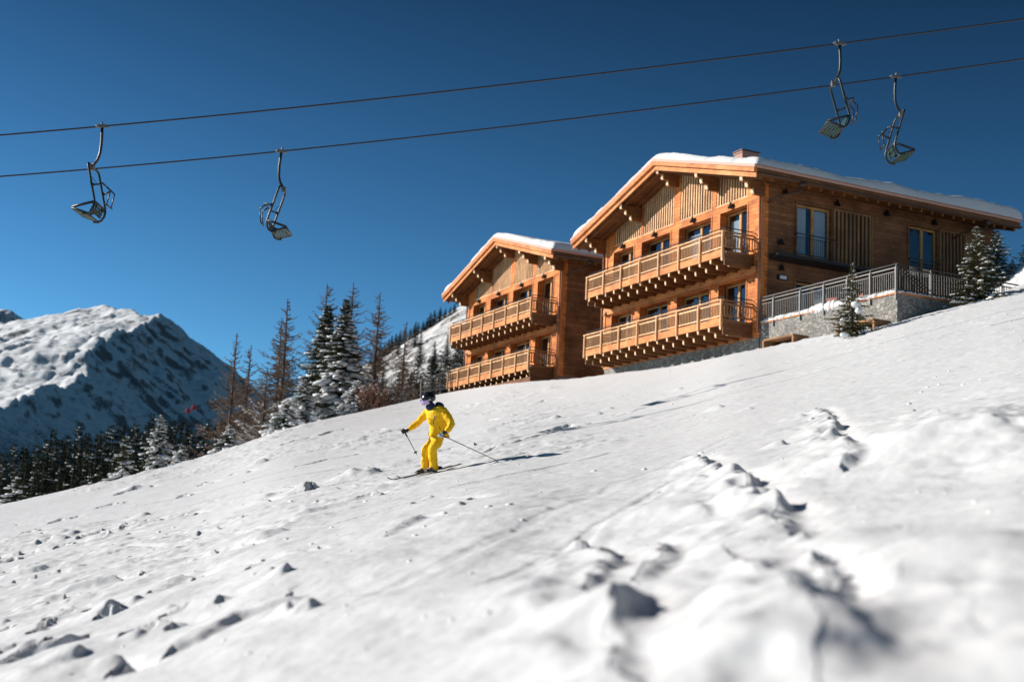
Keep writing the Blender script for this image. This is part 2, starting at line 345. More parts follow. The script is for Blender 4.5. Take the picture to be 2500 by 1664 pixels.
M['soft']=wood('soffit_wood_shaded',(.20,.075,.024),(.13,.045,.014),(.26,.11,.036),.14,0)  # colour darkened to deepen the shade under eaves and balconies
M['slat']=wood('slat_wood',(.88,.51,.27),(.68,.36,.17),(.93,.60,.35),.19,0)
M['slatd']=wood('shutter_wood',(.34,.17,.075),(.24,.11,.045),(.44,.24,.11),.13,1)
def lit_endgrain(name,c1,c2,c3,ce):
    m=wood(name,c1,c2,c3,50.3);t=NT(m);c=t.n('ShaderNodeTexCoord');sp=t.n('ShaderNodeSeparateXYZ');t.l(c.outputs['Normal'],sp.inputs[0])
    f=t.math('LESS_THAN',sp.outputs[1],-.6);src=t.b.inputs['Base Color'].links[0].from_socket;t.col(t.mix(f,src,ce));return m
M['joist']=lit_endgrain('stained_beam_shaded_sides_lit_ends',(.25,.095,.03),(.16,.06,.02),(.34,.145,.05),(.84,.58,.36))  # stain darkened for underside shade; end grain paled as if sunlit
M['pink']=mat('roof_sheathing',(.62,.34,.26),.7)
M['frame']=wood('frame_wood',(.55,.30,.12),(.45,.22,.08),(.62,.36,.16),50.3,2)
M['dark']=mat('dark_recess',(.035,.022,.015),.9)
M['steel']=mat('black_steel',(.02,.02,.022),.45,.3)
M['grey']=mat('galvanised_steel',(.17,.165,.16),.55,.4)
M['grey2']=mat('painted_chair_tube',(.025,.028,.028),.4,.3)
M['copper']=mat('copper_pipe',(.30,.15,.10),.5,.6)
M['pipe']=mat('brown_gutter',(.09,.05,.035),.5,.4)
M['curt']=mat('white_curtain',(.75,.75,.76),.9)
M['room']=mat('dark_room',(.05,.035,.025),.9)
M['brick']=mat('chimney_plaster',(.42,.24,.19),.85)
M['cable']=mat('steel_cable',(.035,.035,.045),.5,.4)
M['green']=mat('green_slats',(.010,.045,.028),.5)
M['black']=mat('black_plastic',(.015,.015,.018),.4)
M['rubber']=mat('dark_rubber',(.03,.03,.032),.7)
M['redc']=mat('red_cabin_paint',(.62,.02,.05),.4)
M['orange']=mat('orange_cushion',(.55,.10,.03),.7)
M['white']=mat('white_paint',(.78,.78,.78),.5)
def glassm():
    m=bpy.data.materials.new('window_glass');m.use_nodes=True;t=m.node_tree;t.nodes.clear()
    o=t.nodes.new('ShaderNodeOutputMaterial');mx=t.nodes.new('ShaderNodeMixShader');a=t.nodes.new('ShaderNodeBsdfTransparent');a.inputs[0].default_value=(.80,.84,.86,1)
    g=t.nodes.new('ShaderNodeBsdfGlossy');g.inputs['Roughness'].default_value=.02;g.inputs[0].default_value=(.95,.97,1,1)
    f=t.nodes.new('ShaderNodeFresnel');f.inputs[0].default_value=1.9
    gg=t.nodes.new('ShaderNodeNewGeometry');iv=t.nodes.new('ShaderNodeMath');iv.operation='SUBTRACT';iv.inputs[0].default_value=1;t.links.new(gg.outputs['Backfacing'],iv.inputs[1]);ml=t.nodes.new('ShaderNodeMath');ml.operation='MULTIPLY';t.links.new(f.outputs[0],ml.inputs[0]);t.links.new(iv.outputs[0],ml.inputs[1]);t.links.new(ml.outputs[0],mx.inputs[0]);t.links.new(a.outputs[0],mx.inputs[1]);t.links.new(g.outputs[0],mx.inputs[2]);t.links.new(mx.outputs[0],o.inputs[0]);return m
M['glass']=glassm()
def stonem(name,dark=1):
    m=mat(name,(.3,.3,.3),.9);t=NT(m);v=t.coord('Object',(1,1,1.55))
    vo=t.n('ShaderNodeTexVoronoi');vo.inputs['Scale'].default_value=5.6;nz=t.n('ShaderNodeTexNoise');nz.inputs['Scale'].default_value=6;t.l(v,nz.inputs['Vector'])
    vv=t.mix(.22,v,nz.outputs['Color']);t.l(vv,vo.inputs['Vector'])
    vd=t.n('ShaderNodeTexVoronoi',feature='DISTANCE_TO_EDGE');vd.inputs['Scale'].default_value=5.6;t.l(vv,vd.inputs['Vector'])
    sp=t.n('ShaderNodeSeparateColor');t.l(vo.outputs['Color'],sp.inputs[0])
    c=t.ramp(sp.outputs[0],[(0,(.16*dark,.15*dark,.14*dark)),(.4,(.33*dark,.31*dark,.29*dark)),(.7,(.42*dark,.38*dark,.33*dark)),(1,(.60*dark,.57*dark,.53*dark))])
    n=t.noise(v,14,5,.7);c=t.mix(.5,c,t.ramp(n,[(.3,(.12*dark,.11*dark,.10*dark)),(.7,(.55*dark,.52*dark,.48*dark))]))
    e=t.math('LESS_THAN',vd.outputs['Distance'],.03);c=t.mix(e,c,(.15*dark,.14*dark,.13*dark));t.col(c)
    t.bump(t.math('ADD',t.math('MULTIPLY',t.math('MINIMUM',vd.outputs['Distance'],.12),.16),t.math('MULTIPLY',n,.008)),.9,1.0);return m
M['stone']=stonem('rubble_stone',.78)
def needles(name,a,b):
    m=mat(name,a,.7,0,.2);t=NT(m);n=t.noise(t.coord(),1.3,3);t.col(t.ramp(n,[(.35,a),(.65,b)]));return m
M['needle']=needles('spruce_needles',(.035,.045,.020),(.085,.085,.035))
M['needle3']=needles('olive_spruce_needles',(.060,.062,.026),(.125,.105,.045))
M['needle2']=needles('spruce_needles_far',(.022,.030,.020),(.050,.058,.030))
M['bark']=needles('bark',(.07,.045,.030),(.13,.09,.065))
M['twig']=needles('larch_twigs',(.22,.15,.11),(.34,.245,.185))
M['leaf']=needles('dry_leaves',(.16,.085,.06),(.26,.14,.10))
def rockm(name,rock,trees=None,snowc=(.86,.87,.89),tz=(0,100),thr=(.45,.60),sc=.012,fs=.9):
    m=mat(name,snowc,.8,0,.1);t=NT(m);v=t.coord()
    g=t.n('ShaderNodeNewGeometry');sp=t.n('ShaderNodeSeparateXYZ');t.l(g.outputs['Normal'],sp.inputs[0])
    n=t.noise(t.coord('Object',(1,.6,.55)),sc,8,.72);n2=t.noise(v,sc*5,5,.7)
    st=t.math('SUBTRACT',1.,sp.outputs[2])
    f=t.math('ADD',t.math('MULTIPLY',st,fs),t.math('ADD',t.math('MULTIPLY',n,.55),t.math('MULTIPLY',n2,.35)))
    mp=t.n('ShaderNodeMapRange');mp.inputs[1].default_value=thr[0];mp.inputs[2].default_value=thr[1];t.l(f,mp.inputs[0])
    c=t.mix(mp.outputs[0],snowc,rock)
    if trees:
        mt_=1
        ps=t.n('ShaderNodeSeparateXYZ');t.l(v,ps.inputs[0]);hz=t.n('ShaderNodeMapRange');hz.inputs[1].default_value=tz[0];hz.inputs[2].default_value=tz[1];hz.inputs[3].default_value=1;hz.inputs[4].default_value=0
        t.l(ps.outputs[2],hz.inputs[0]);n3=t.noise(v,sc*9,4,.8);n4=t.noise(v,sc*1.3,4,.6)
        q=t.math('ADD',t.math('MULTIPLY',hz.outputs[0],.75),t.math('ADD',t.math('MULTIPLY',n3,.7),t.math('MULTIPLY',n4,.5)))
        mq=t.n('ShaderNodeMapRange');mq.inputs[1].default_value=1.13;mq.inputs[2].default_value=1.32;t.l(q,mq.inputs[0]);c=t.mix(mq.outputs[0],c,trees)
    t.col(c);return m
# ------------------------------------------------------------------ ground
aa=np.concatenate([np.linspace(-1.6,-.5,24)[:-1],np.linspace(-.5,.5,1150),np.linspace(.5,1.6,24)[1:]])
yy=np.concatenate([np.linspace(-6,.75,14)[:-1],np.exp(np.linspace(math.log(.75),math.log(88),1450)),np.linspace(88,262,60)[1:]])
A2,Y2=np.meshgrid(aa,yy); X2=A2*(np.maximum(Y2,0)+2)
Z2=ground_z(X2.ravel(),Y2.ravel()).reshape(X2.shape)
g=grid('snow_slope',np.stack([X2,Y2,Z2],-1),len(yy),len(aa),M['snow']); tag(g,'churned snow slope that the skier crosses','snow slope',kind='structure')
# loose lumps of snow thrown up on the slope
cv,cf=[],[]
ico=bmesh.new();bmesh.ops.create_icosphere(ico,subdivisions=1,radius=1);IV=[v.co.copy() for v in ico.verts];IF=[tuple(v.index for v in f.verts) for f in ico.faces];ico.free()
bmesh_ico2=bmesh.new();bmesh.ops.create_icosphere(bmesh_ico2,subdivisions=2,radius=1);IV2=[v.co.copy() for v in bmesh_ico2.verts];IF2=[tuple(v.index for v in f.verts) for f in bmesh_ico2.faces];bmesh_ico2.free()
def blob(vs,fs,c,s,rz=0,tilt=0,iv=IV,iff=IF,jit=.25):
    n=len(vs);ca,sa=math.cos(rz),math.sin(rz)
    for v in iv:
        q=1+random.uniform(-jit,jit);x,y,z=v.x*s[0]*q,v.y*s[1]*q,v.z*s[2]*q+v.x*s[0]*tilt
        vs.append((c[0]+x*ca-y*sa,c[1]+x*sa+y*ca,c[2]+z))
    fs+= [tuple(n+i for i in f) for f in iff]
pts=[]
for i in range(450):
    y=math.exp(random.uniform(math.log(6),math.log(56)));a=random.uniform(-.42,.42)
    if float(fbm(np.array([a*y*.2]),np.array([y*.12]),2,91)[0])<.10: continue
    pts.append((a*y,y))
zz=ground_z(np.array([p[0] for p in pts]),np.array([p[1] for p in pts]))
for (x,y),z in zip(pts,zz):
    s=random.uniform(.2,1)**2*.05*(1 if y>12 else .4)
    blob(cv,cf,(x,y,z-s*.35),(s*1.3,s*1.5,s*.9),random.uniform(0,6))
tag(mk('snow_lumps',cv,cf,M['snow'],smooth=True),'small loose lumps of snow scattered over the slope','snow lumps',kind='stuff')
# ------------------------------------------------------------------ mountain across the valley
def ridge(pts): return [(*at(px,py,d),) for px,py,d in pts]
RG=[ (ridge([(103,763,5200),(186,746,5000),(272,737,4800),(344,756,4500),(398,742,4300)]),.38,.80),
     (ridge([(398,742,4300),(358,774,4050),(312,795,3850),(290,790,3700),(235,815,3450),(212,848,3250),(226,880,3080),(150,905,2850),(60,950,2600),(-60,990,2350)]),.36,.84),
     (ridge([(290,742,4700),(240,800,4200),(262,815,3800)]),.40,.70),
     (ridge([(190,765,4800),(130,800,4200),(20,835,3600),(-120,880,3100)]),.40,.5),
     (ridge([(60,800,4700),(-60,850,4000)]),.4,.6),
     (ridge([(-200,700,6200),(-60,742,5900),(20,735,5800)]),.45,.75),
]
am=np.linspace(-.62,.40,560);ym=np.concatenate([np.linspace(255,1900,60)[:-1],np.linspace(1900,6200,520)])
A3,Y3=np.meshgrid(am,ym);X3=A3*Y3
wx=X3+60*fbm(X3/420,Y3/420,4,200);wy=Y3+60*fbm(X3/420,Y3/420,4,201)
fl=np.interp(Y3,[250,1500,2400,5000,6200],[-16,-20,40,200,200])
Z3=fl.copy()
for P,kl,kr in RG:
    for i in range(len(P)-1):
        a,b=P[i],P[i+1];dx,dy=b[0]-a[0],b[1]-a[1];L=dx*dx+dy*dy
        edge=.35  # keep the crest itself where it is
        t=np.clip(((X3-a[0])*dx+(Y3-a[1])*dy)/L,0,1);qx=X3-a[0]-t*dx;qy=Y3-a[1]-t*dy;d=np.hypot(qx,qy)
        k=np.where(qx<0,kl,kr)
        Z3=np.maximum(Z3,a[2]+(b[2]-a[2])*t-k*d)
body=sst(0,250,Z3-fl)
rn=1-2*np.abs(fbm(X3/300+.5*fbm(X3/250,Y3/250,2,5)+Y3/1500,Y3/420,5,210))
rn2=1-2*np.abs(fbm((X3+.5*Y3)/130,(Y3-.3*X3)/260,5,215,.6))
def rd(a,b,o,sd,g=.5): return 1-2.2*np.abs(fbm(a,b,o,sd,g))
wy2=Y3+90*fbm(X3/300,Y3/300,3,250)
rib=(rd(wy2/190,X3/1000,4,240)-1)*40+(rd(wy2/75+X3/1500,X3/380,4,243)-1)*20
bump_=(rn2-1)*9+fbm(X3/45,Y3/60,5,220,.65)*8
Z3=Z3+body*(rib*(.55+.9*sst(-.3,.3,vn(X3/700,Y3/700,260)))+bump_)+(1-body)*8*fbm(X3/200,Y3/200,3,230)
M['mount']=rockm('mountain_snow_and_rock',(.17,.172,.18),(.10,.11,.115),(.72,.74,.77),(40,560),(.76,.88),.040,1.15)
g=grid('mountain',np.stack([X3,Y3,Z3],-1),len(ym),len(am),M['mount']);tag(g,'snowy mountain across the valley with a shaded rocky face','mountain',kind='structure')
# ------------------------------------------------------------------ nearer hillside between the trees and the chalets
hp=[(780,960),(880,897),(930,868),(985,830),(1050,790),(1125,745),(1250,690),(1500,640),(1900,700),(2600,760)]
ha=[ae(*p) for p in hp];HA=np.array([p[0] for p in ha]);HE=np.array([p[1] for p in ha])
YR=360.
ah=np.linspace(-.16,.5,420);yh=np.concatenate([np.linspace(118,420,360)])
A4,Y4=np.meshgrid(ah,yh);X4=A4*Y4
zr_=np.interp(A4,HA,HE)*YR
z0_=base_z(A4*118.,np.full_like(A4,118.))-1.5
q=(Y4-118)/(YR-118)
Z4=np.where(q<1,z0_+(zr_-z0_)*np.clip(q,0,1)**1.25,zr_-(Y4-YR)*.5)
Z4=Z4+sst(.02,.3,q)*sst(1.0,.9,q)*(2.6*fbm(X4/16,Y4/16,4,300)+.8*fbm(X4/4,Y4/4,3,301))
Z4=Z4-sst(-.13,-.16,A4)*40
M['hill']=rockm('hillside_snow_and_scrub',(.09,.08,.07),(.06,.05,.04),(.72,.72,.73),(10,110),(.53,.66),.22,.6)
g=grid('hillside',np.stack([X4,Y4,Z4],-1),len(yh),len(ah),M['hill']);tag(g,'steep snowy hillside with scrub rising behind the small chalet','hillside',kind='structure')
def hill_z(px,yv):
    a=ae(px,800)[0]; qq=(yv-118)/(YR-118)
    return a*yv, float(np.interp(a*1.0,ah,Z4[min(len(yh)-1,int((yv-118)/(420-118)*(len(yh)-1)))]))
# ------------------------------------------------------------------ chalets
W_=13.16;SL=.29;SO=1.33;OF=1.29;DZ=2.95
def soff(u): return 5.26-SL*abs(u-W_/2)
DOORS=[(1.0,3.02),(3.72,6.35),(7.10,9.66),(10.42,12.38)]
def wall_grid(mb,u0,u1,z0,z1,ops,place):
    us=sorted({u0,u1,*[o[0] for o in ops],*[o[1] for o in ops]});zs=sorted({z0,z1,*[o[2] for o in ops],*[o[3] for o in ops]})
    us=[q for q in us if u0<=q<=u1];zs=[q for q in zs if z0<=q<=z1]
    for i in range(len(us)-1):
        run=None
        for j in range(len(zs)-1):
            cu=(us[i]+us[i+1])/2;cz=(zs[j]+zs[j+1])/2
            solid=not any(o[0]<cu<o[1] and o[2]<cz<o[3] for o in ops)
            if solid: run=(run[0] if run else zs[j],zs[j+1])
            if (not solid or j==len(zs)-2) and run: place(mb,us[i],us[i+1],run[0],run[1]);run=None
def door(par,axis,a0,a1,z0,z1,rec,label=None,cu=0.0,panes=2):
    """balcony door or window set in a recess; axis 'u' on the gable wall, 'v' on the long wall"""
    if axis=='u': B=lambda m,p0,p1,d0,d1,c0,c1:m.box(p0,p1,d0,d1,c0,c1)
    else: B=lambda m,p0,p1,d0,d1,c0,c1:m.box(d0,d1,p0,p1,c0,c1)
    s=1   # depth grows into the house on both walls (v>0, u>0)
    f=MB();t=.09
    B(f,a0+.02,a1-.02,rec,rec+.09,z1-t-.02,z1-.02);B(f,a0+.02,a1-.02,rec,rec+.09,z0+.01,z0+t)
    B(f,a0+.02,a0+t+.02,rec,rec+.09,z0+t,z1-t-.02);B(f,a1-t-.02,a1-.02,rec,rec+.09,z0+t,z1-t-.02)
    mid=(a0+a1)/2
    B(f,mid-.075,mid+.075,rec-.015,rec+.085,z0+t,z1-t-.02)
    fo=f.build('window_frame',M['frame'],par)
    for (p,q) in ((a0+t+.02,mid-.075),(mid+.075,a1-t-.02)):
        g=MB();B(g,p,q,rec+.04,rec+.055,z0+t,z1-t-.02);g.build('pane',M['glass'],fo)
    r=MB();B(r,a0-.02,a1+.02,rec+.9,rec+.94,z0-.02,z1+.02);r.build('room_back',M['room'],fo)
    if cu>0:
        n=26;vs=[];fs=[]
        for (p,q) in ((a0+.14,a0+.14+(mid-a0)*.55),(mid+.12,mid+.12+(mid-a0)*.5),(a1-.16-(mid-a0)*.25,a1-.16)):
            b=len(vs)
            for i in range(n+1):
                x=p+(q-p)*i/n;d=rec+.13+.02*math.sin(i*1.9)
                for z in (z0+.1,z0+(z1-z0)*cu): vs.append((-x,d,z) if axis=='u' else (-d,x,z))
            fs+=[(b+2*i,b+2*i+2,b+2*i+3,b+2*i+1) for i in range(n)]
        mk('curtain',vs,fs,M['curt'],fo,True)
    return fo
def cone_lamp(par,u,v,z,axis):
    m=MB();d=.0
    if axis=='u': m.box(u-.06,u+.06,-.05,-.002,z-.05,z+.05);m.tube([(u,-.13,z+.13),(u,-.13,z+.02)],.03,8,r2=.06);m.tube([(u,-.13,z+.02),(u,-.13,z-.15)],.06,10,r2=.14);m.box(u-.02,u+.02,-.13,-.05,z-.02,z+.03)
    else: m.box(-.05,-.002,v-.06,v+.06,z-.05,z+.05);m.tube([(-.13,v,z+.13),(-.13,v,z+.02)],.03,8,r2=.06);m.tube([(-.13,v,z+.02),(-.13,v,z-.15)],.06,10,r2=.14);m.box(-.13,-.05,v-.02,v+.02,z-.02,z+.03)
    m.build('wall_lamp',M['black'],par)
def chalet(loc,yaw,label,big):
    D=13.3
    ro=empty('chalet',loc,math.atan2(-math.cos(yaw),-math.sin(yaw)));tag(ro,label,'chalet','wooden chalets on the slope')
    # gable wall with its door openings
    ops=[(a,b,0.0,2.46) for a,b in DOORS]+[(a,b,-DZ,-.80) for a,b in DOORS]
    GP=[(1.0,3.38),(3.68,6.33),(6.83,9.60),(9.78,12.30)]
    m=MB();wall_grid(m,0,W_,-3.35,2.83,ops,lambda m,a,b,c,d:m.box(a,b,0,.34,c,d))
    # upper gable: piers between the slatted fields, cut along the roof
    segs=[(0,GP[0][0]),(GP[0][1],GP[1][0]),(GP[1][1],GP[2][0]),(GP[2][1],GP[3][0]),(GP[3][1],W_)]
    for a,b in segs:
        pl=[(a,2.83),(b,2.83),(b,soff(b))]+([(W_/2,soff(W_/2))] if a<W_/2<b else [])+[(a,soff(a))]
        m.prism(pl,'v',0,.34)
    m.build('gable_wall',M['wall'],ro)
    for a,b in GP:
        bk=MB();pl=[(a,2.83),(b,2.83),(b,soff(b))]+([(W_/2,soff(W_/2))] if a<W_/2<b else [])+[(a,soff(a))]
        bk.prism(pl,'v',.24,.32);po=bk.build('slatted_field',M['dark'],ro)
        sm=MB();n=int((b-a)/.19);st=(b-a)/n
        for i in range(n):
            c=a+(i+.5)*st;sm.prism([(c-.042,2.86),(c+.042,2.86),(c+.042,soff(c+.042)-.01),(c-.042,soff(c-.042)-.01)],'v',.01,.06)
        sm.box(a,b,-.015,.05,2.79,2.855)
        sm.build('slats',M['slat'],po)
    # reveals get a slightly lighter frame board
    for a,b in DOORS:
        for z0,z1 in ((0,2.46),(-DZ,-.80)):
            t=MB();t.box(a-.06,a,-.03,.02,z0,z1);t.box(b,b+.06,-.03,.02,z0,z1);t.box(a-.06,b+.06,-.03,.02,z1,z1+.06);t.build('door_surround',M['beam'],ro)
    for i,(a,b) in enumerate(DOORS):
        door(ro,'u',a,b,0.0,2.46,.36,cu=(.86 if (big and i<2) else 0.0)); door(ro,'u',a,b,-DZ,-.80,.36)
    # long wall facing the viewer
    if big: so_=[(1.83,3.69,.27,2.58),(8.11,9.79,.27,2.60),(1.80,3.75,-2.78,-.85)]
    else: so_=[]
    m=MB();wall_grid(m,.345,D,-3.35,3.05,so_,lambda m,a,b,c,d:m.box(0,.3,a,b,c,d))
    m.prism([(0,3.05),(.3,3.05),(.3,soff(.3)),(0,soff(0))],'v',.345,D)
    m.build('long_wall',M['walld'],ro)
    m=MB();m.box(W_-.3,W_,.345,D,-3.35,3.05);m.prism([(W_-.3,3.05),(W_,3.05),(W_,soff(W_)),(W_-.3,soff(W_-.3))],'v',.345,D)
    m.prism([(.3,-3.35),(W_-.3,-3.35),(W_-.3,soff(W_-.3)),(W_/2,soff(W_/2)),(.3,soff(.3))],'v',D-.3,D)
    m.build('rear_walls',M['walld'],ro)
    # corner boards
    for q0,q1,q2,q3 in ((-.04,.16,-.045,0),(-.04,0,0.002,.18),(W_-.16,W_+.04,-.045,0)):
        m=MB();m.box(q0,q1,q2,q3,-3.35,soff(0 if q0<1 else W_)-.02);m.build('corner_board',M['beam'],ro)
    # masonry foot
    m=MB();m.box(.12,W_-.1,.06,D-.1,-7.5,-3.35);m.build('stone_foot',M['stone'],ro)
    m=MB();m.box(0.06,W_-.05,0.02,.06,-3.47,-3.352);m.build('ledge',M['beam'],ro)
    # floor beam under the upper balcony and ledges
    m=MB();m.box(.15,W_-.15,-.16,0,-.74,-.42);m.build('floor_beam',M['beam'],ro)
    # roof: sheathing, bargeboards, purlins, rafters
    rd=MB();V0,V1=-OF+.04,D+.30
    e0=-SO;e1=W_+SO
    rd.prism([(e0,soff(e0)),(W_/2,soff(W_/2)),(e1,soff(e1)),(e1,soff(e1)+.10),(W_/2,soff(W_/2)+.10),(e0,soff(e0)+.10)],'v',V0,V1)
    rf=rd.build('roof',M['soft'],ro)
    b=MB()
    for (za,zb,p) in ((-.10,.10,0.),(.125,.30,.12)):
        for s in (0,1):
            ua,ub=(e0,W_/2) if s==0 else (W_/2,e1)
            b.prism([(ua,soff(ua)+za),(ub,soff(ub)+za),(ub,soff(ub)+zb),(ua,soff(ua)+zb)],'v',V0-.05-p,V0-.002)
    b.build('bargeboard',M['beam'],rf)
    b=MB();b.prism([(e0-.05,soff(e0)+.305),(W_/2,soff(W_/2)+.305),(e1+.05,soff(e1)+.305),(e1+.05,soff(e1)+.44),(W_/2,soff(W_/2)+.44),(e0-.05,soff(e0)+.44)],'v',V0-.18,V1)
    b.build('roof_sheathing',M['pink'],rf)
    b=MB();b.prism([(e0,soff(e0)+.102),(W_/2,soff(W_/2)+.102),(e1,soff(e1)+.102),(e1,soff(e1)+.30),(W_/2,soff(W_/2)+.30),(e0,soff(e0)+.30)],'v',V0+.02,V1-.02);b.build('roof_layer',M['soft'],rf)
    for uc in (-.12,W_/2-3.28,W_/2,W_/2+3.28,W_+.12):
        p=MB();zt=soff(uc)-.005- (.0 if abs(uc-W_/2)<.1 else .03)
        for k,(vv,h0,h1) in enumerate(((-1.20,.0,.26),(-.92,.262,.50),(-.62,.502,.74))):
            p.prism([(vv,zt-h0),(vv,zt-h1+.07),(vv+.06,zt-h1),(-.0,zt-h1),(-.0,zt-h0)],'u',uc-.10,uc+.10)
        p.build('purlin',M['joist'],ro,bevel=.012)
    rt_=MB();n=16
    for i in range(n+1):   # rafters under the front overhang and along the eaves
        pass
    k=0;v=-1.05
    while v<V1-.1:
        for s in (0,1):
            if s==0: pl=[(e0+.06,soff(e0+.06)-.002),(0 if v>0 else W_/2-.0,soff(0 if v>0 else W_/2)-.002)];
            else: pl=[(W_ if v>0 else W_/2,soff(W_ if v>0 else W_/2)-.002),(e1-.06,soff(e1-.06)-.002)]
            rt_.prism([pl[0],pl[1],(pl[1][0],pl[1][1]-.15),(pl[0][0],pl[0][1]-.15)],'v',v,v+.11)
        v+=.62
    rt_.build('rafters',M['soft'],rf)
    # snow blanket
    nu,nv=150,120;us=np.linspace(e0-.16,e1+.16,nu);vs_=np.linspace(V0-.13,V1+.12,nv);UU,VV=np.meshgrid(us,vs_)
    rtop=(5.26+.44)-SL*np.sqrt((UU-W_/2)**2+.35**2)+.10
    du=np.minimum(UU-us[0],us[-1]-UU);dvf=VV-vs_[0];dvb=vs_[-1]-VV
    T=.27+.12*sst(1.5,.2,du)+.16*fbm(UU*.35+loc[0],VV*.35,4,400)+.05*fbm(UU*1.5,VV*1.5,3,402)
    if big: T=T+.16*sst(4,12,VV)*sst(4,0,UU)
    prof=np.sqrt(np.clip(1-(1-np.clip(du/.32,0,1))**2,0,1))*np.sqrt(np.clip(1-(1-np.clip(dvf/.16,0,1))**2,0,1))*np.sqrt(np.clip(1-(1-np.clip(dvb/.4,0,1))**2,0,1))
    bite=np.where(dvf<.6,.10*np.maximum(0,fbm(UU*2.2,VV*2.2,3,410)),0)*0
    ZZ=rtop+np.maximum(T,.2)*prof-.08
    # front edge is ragged: pull the front rows back unevenly
    pull=.22*np.maximum(0,fbm(UU*1.1,UU*0+3,5,420,.6)+.05)
    VV2=VV+pull*sst(.8,0,dvf)
    top=np.stack([-UU,VV2,ZZ],-1)
    so2=grid('roof_snow',top,nv,nu,M['snow2'],rf)
    # gutter on the eave facing us
    gm=MB();zg=soff(e0)+.02
    gm.tube([(e0-.07,V0+.05,zg+.06),(e0-.07,V1,zg+.06)],.05,8);gm.build('gutter',M['pipe'],ro,True)
    for vv in ((1.0,) if not big else (1.0,11.4)):
        dp=MB();dp.box(e0-.2,e0-.02,vv-.12,vv+.12,zg-.16,zg+.02);dp.tube([(e0-.1,vv,zg-.1),(e0-.08,vv-.05,zg-.38),(-.5,vv-.55,2.55),(-.12,vv-.80,2.3)],.045,8);dp.build('downpipe',M['pipe'],ro,True)
    dp=MB();dp.tube([(-.02,-.12,3.1),(-.02,-.12,-3.3)],.05,8);dp.build('downpipe',M['copper'],ro,True)
    dp=MB();dp.tube([(W_+.1,-.1,3.1),(W_+.1,-.1,-3.3)],.05,8);dp.build('downpipe',M['copper'],ro,True)
    # lamps
    for u in (2.1,5.1,8.4,11.4): cone_lamp(ro,u,0,2.66,'u')
    cone_lamp(ro,12.72,0,-.6,'u')
    # balconies
    U0,U1,BV=.53,W_-.93,-1.53
    proto={}
    for zb in (0.,-DZ):
        bo=empty('balcony',(0,0,zb));bo.parent=ro
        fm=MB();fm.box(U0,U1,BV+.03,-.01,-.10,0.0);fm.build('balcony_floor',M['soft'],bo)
        fm=MB();fm.box(U0-.02,U1+.02,BV-.03,BV+.03,-.13,.17);fm.build('fascia',M['beam'],bo)
        for uu in (U0,U1):
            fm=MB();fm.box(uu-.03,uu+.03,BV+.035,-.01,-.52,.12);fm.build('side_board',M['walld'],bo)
        n=7;ps=[U0+(U1-U0)*i/n for i in range(n+1)]
        for i,u in enumerate(ps):
            if 'post' not in proto:
                p=MB();p.box(-.045,.045,BV-.11,BV-.032,-.20,.90);proto['post']=p.build('post',M['slat'],bo,bevel=.006);proto['post'].location=(-u,0,0)
            else: inst(proto['post'],(-u,0,0),bo)
        for ends in ((BV,)): 
            p=MB();p.box(U0-.08,U1+.08,BV-.12,BV+.05,.905,.955);p.build('handrail',M['slat'],bo,bevel=.008)
            p=MB();p.box(U0,U1,BV-.025,BV+.03,.76,.83);p.build('upper_rail',M['slat'],bo)
            p=MB();p.box(U0,U1,BV-.03,BV+.035,.235,.29);p.build('lower_rail',M['slat'],bo)
        p=MB();nb=int((U1-U0)/.118)
        for i in range(nb+1):
            u=U0+.03+(U1-U0-.06)*i/nb;p.box(u-.022,u+.022,BV-.012,BV+.018,.29,.76)
        p.build('balusters',M['slatd'],bo)
        for uu in (U0,U1):
            p=MB();p.box(uu-.05,uu+.05,BV+.055,-.01,.905,.955);p.box(uu-.03,uu+.03,BV+.04,-.01,.76,.83);p.box(uu-.03,uu+.03,BV+.04,-.01,.235,.29);p.build('side_rail',M['slatd'],bo)
            p=MB();nb2=9
            for i in range(nb2+1):
                v=BV+.12+(-BV-.2)*i/nb2;p.box(uu-.018,uu+.018,v-.025,v+.025,.29,.76)
            p.build('side_balusters',M['slatd'],bo)
        p=MB();p.tube([(U0,-.03,1.10),(U0,BV+.1,1.10),(U0+.06,BV+.04,1.10),(U1-.06,BV+.04,1.10),(U1,BV+.1,1.10),(U1,-.03,1.10)],.024,6)
        for u in ps: p.box(u-.012,u+.012,BV+.03,BV+.05,.95,1.09)
        p.build('metal_rail',M['steel'],bo)
        # snow lying on the handrail and deck edge
        vs,fs=[],[]
        for i in range(34 if zb==0 else 16):
            u=random.uniform(U0,U1)
            if zb==0 and 7.0<u<9.6 or random.random()<.25: blob(vs,fs,(-u,BV-.03,.965),(random.uniform(.05,.25),.06,random.uniform(.02,.045)),0,0,IV,IF,.2)
            blob(vs,fs,(-u,BV+.06,.03),(random.uniform(.2,.5),.05,.05),0)
        mk('rail_snow',vs,fs,M['snow2'],bo,True)
        # paired bracket joists
        nj=15;s=(U1-U0-.3)/(nj-1)
        for i in range(nj):
            u=U0+.15+s*i
            if 'joist' not in proto:
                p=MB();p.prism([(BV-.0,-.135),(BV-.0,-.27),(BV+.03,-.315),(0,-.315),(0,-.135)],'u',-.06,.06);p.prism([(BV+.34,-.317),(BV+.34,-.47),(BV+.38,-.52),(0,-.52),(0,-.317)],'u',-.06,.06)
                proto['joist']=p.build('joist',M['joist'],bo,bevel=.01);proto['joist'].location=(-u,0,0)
            else: inst(proto['joist'],(-u,0,0),bo)
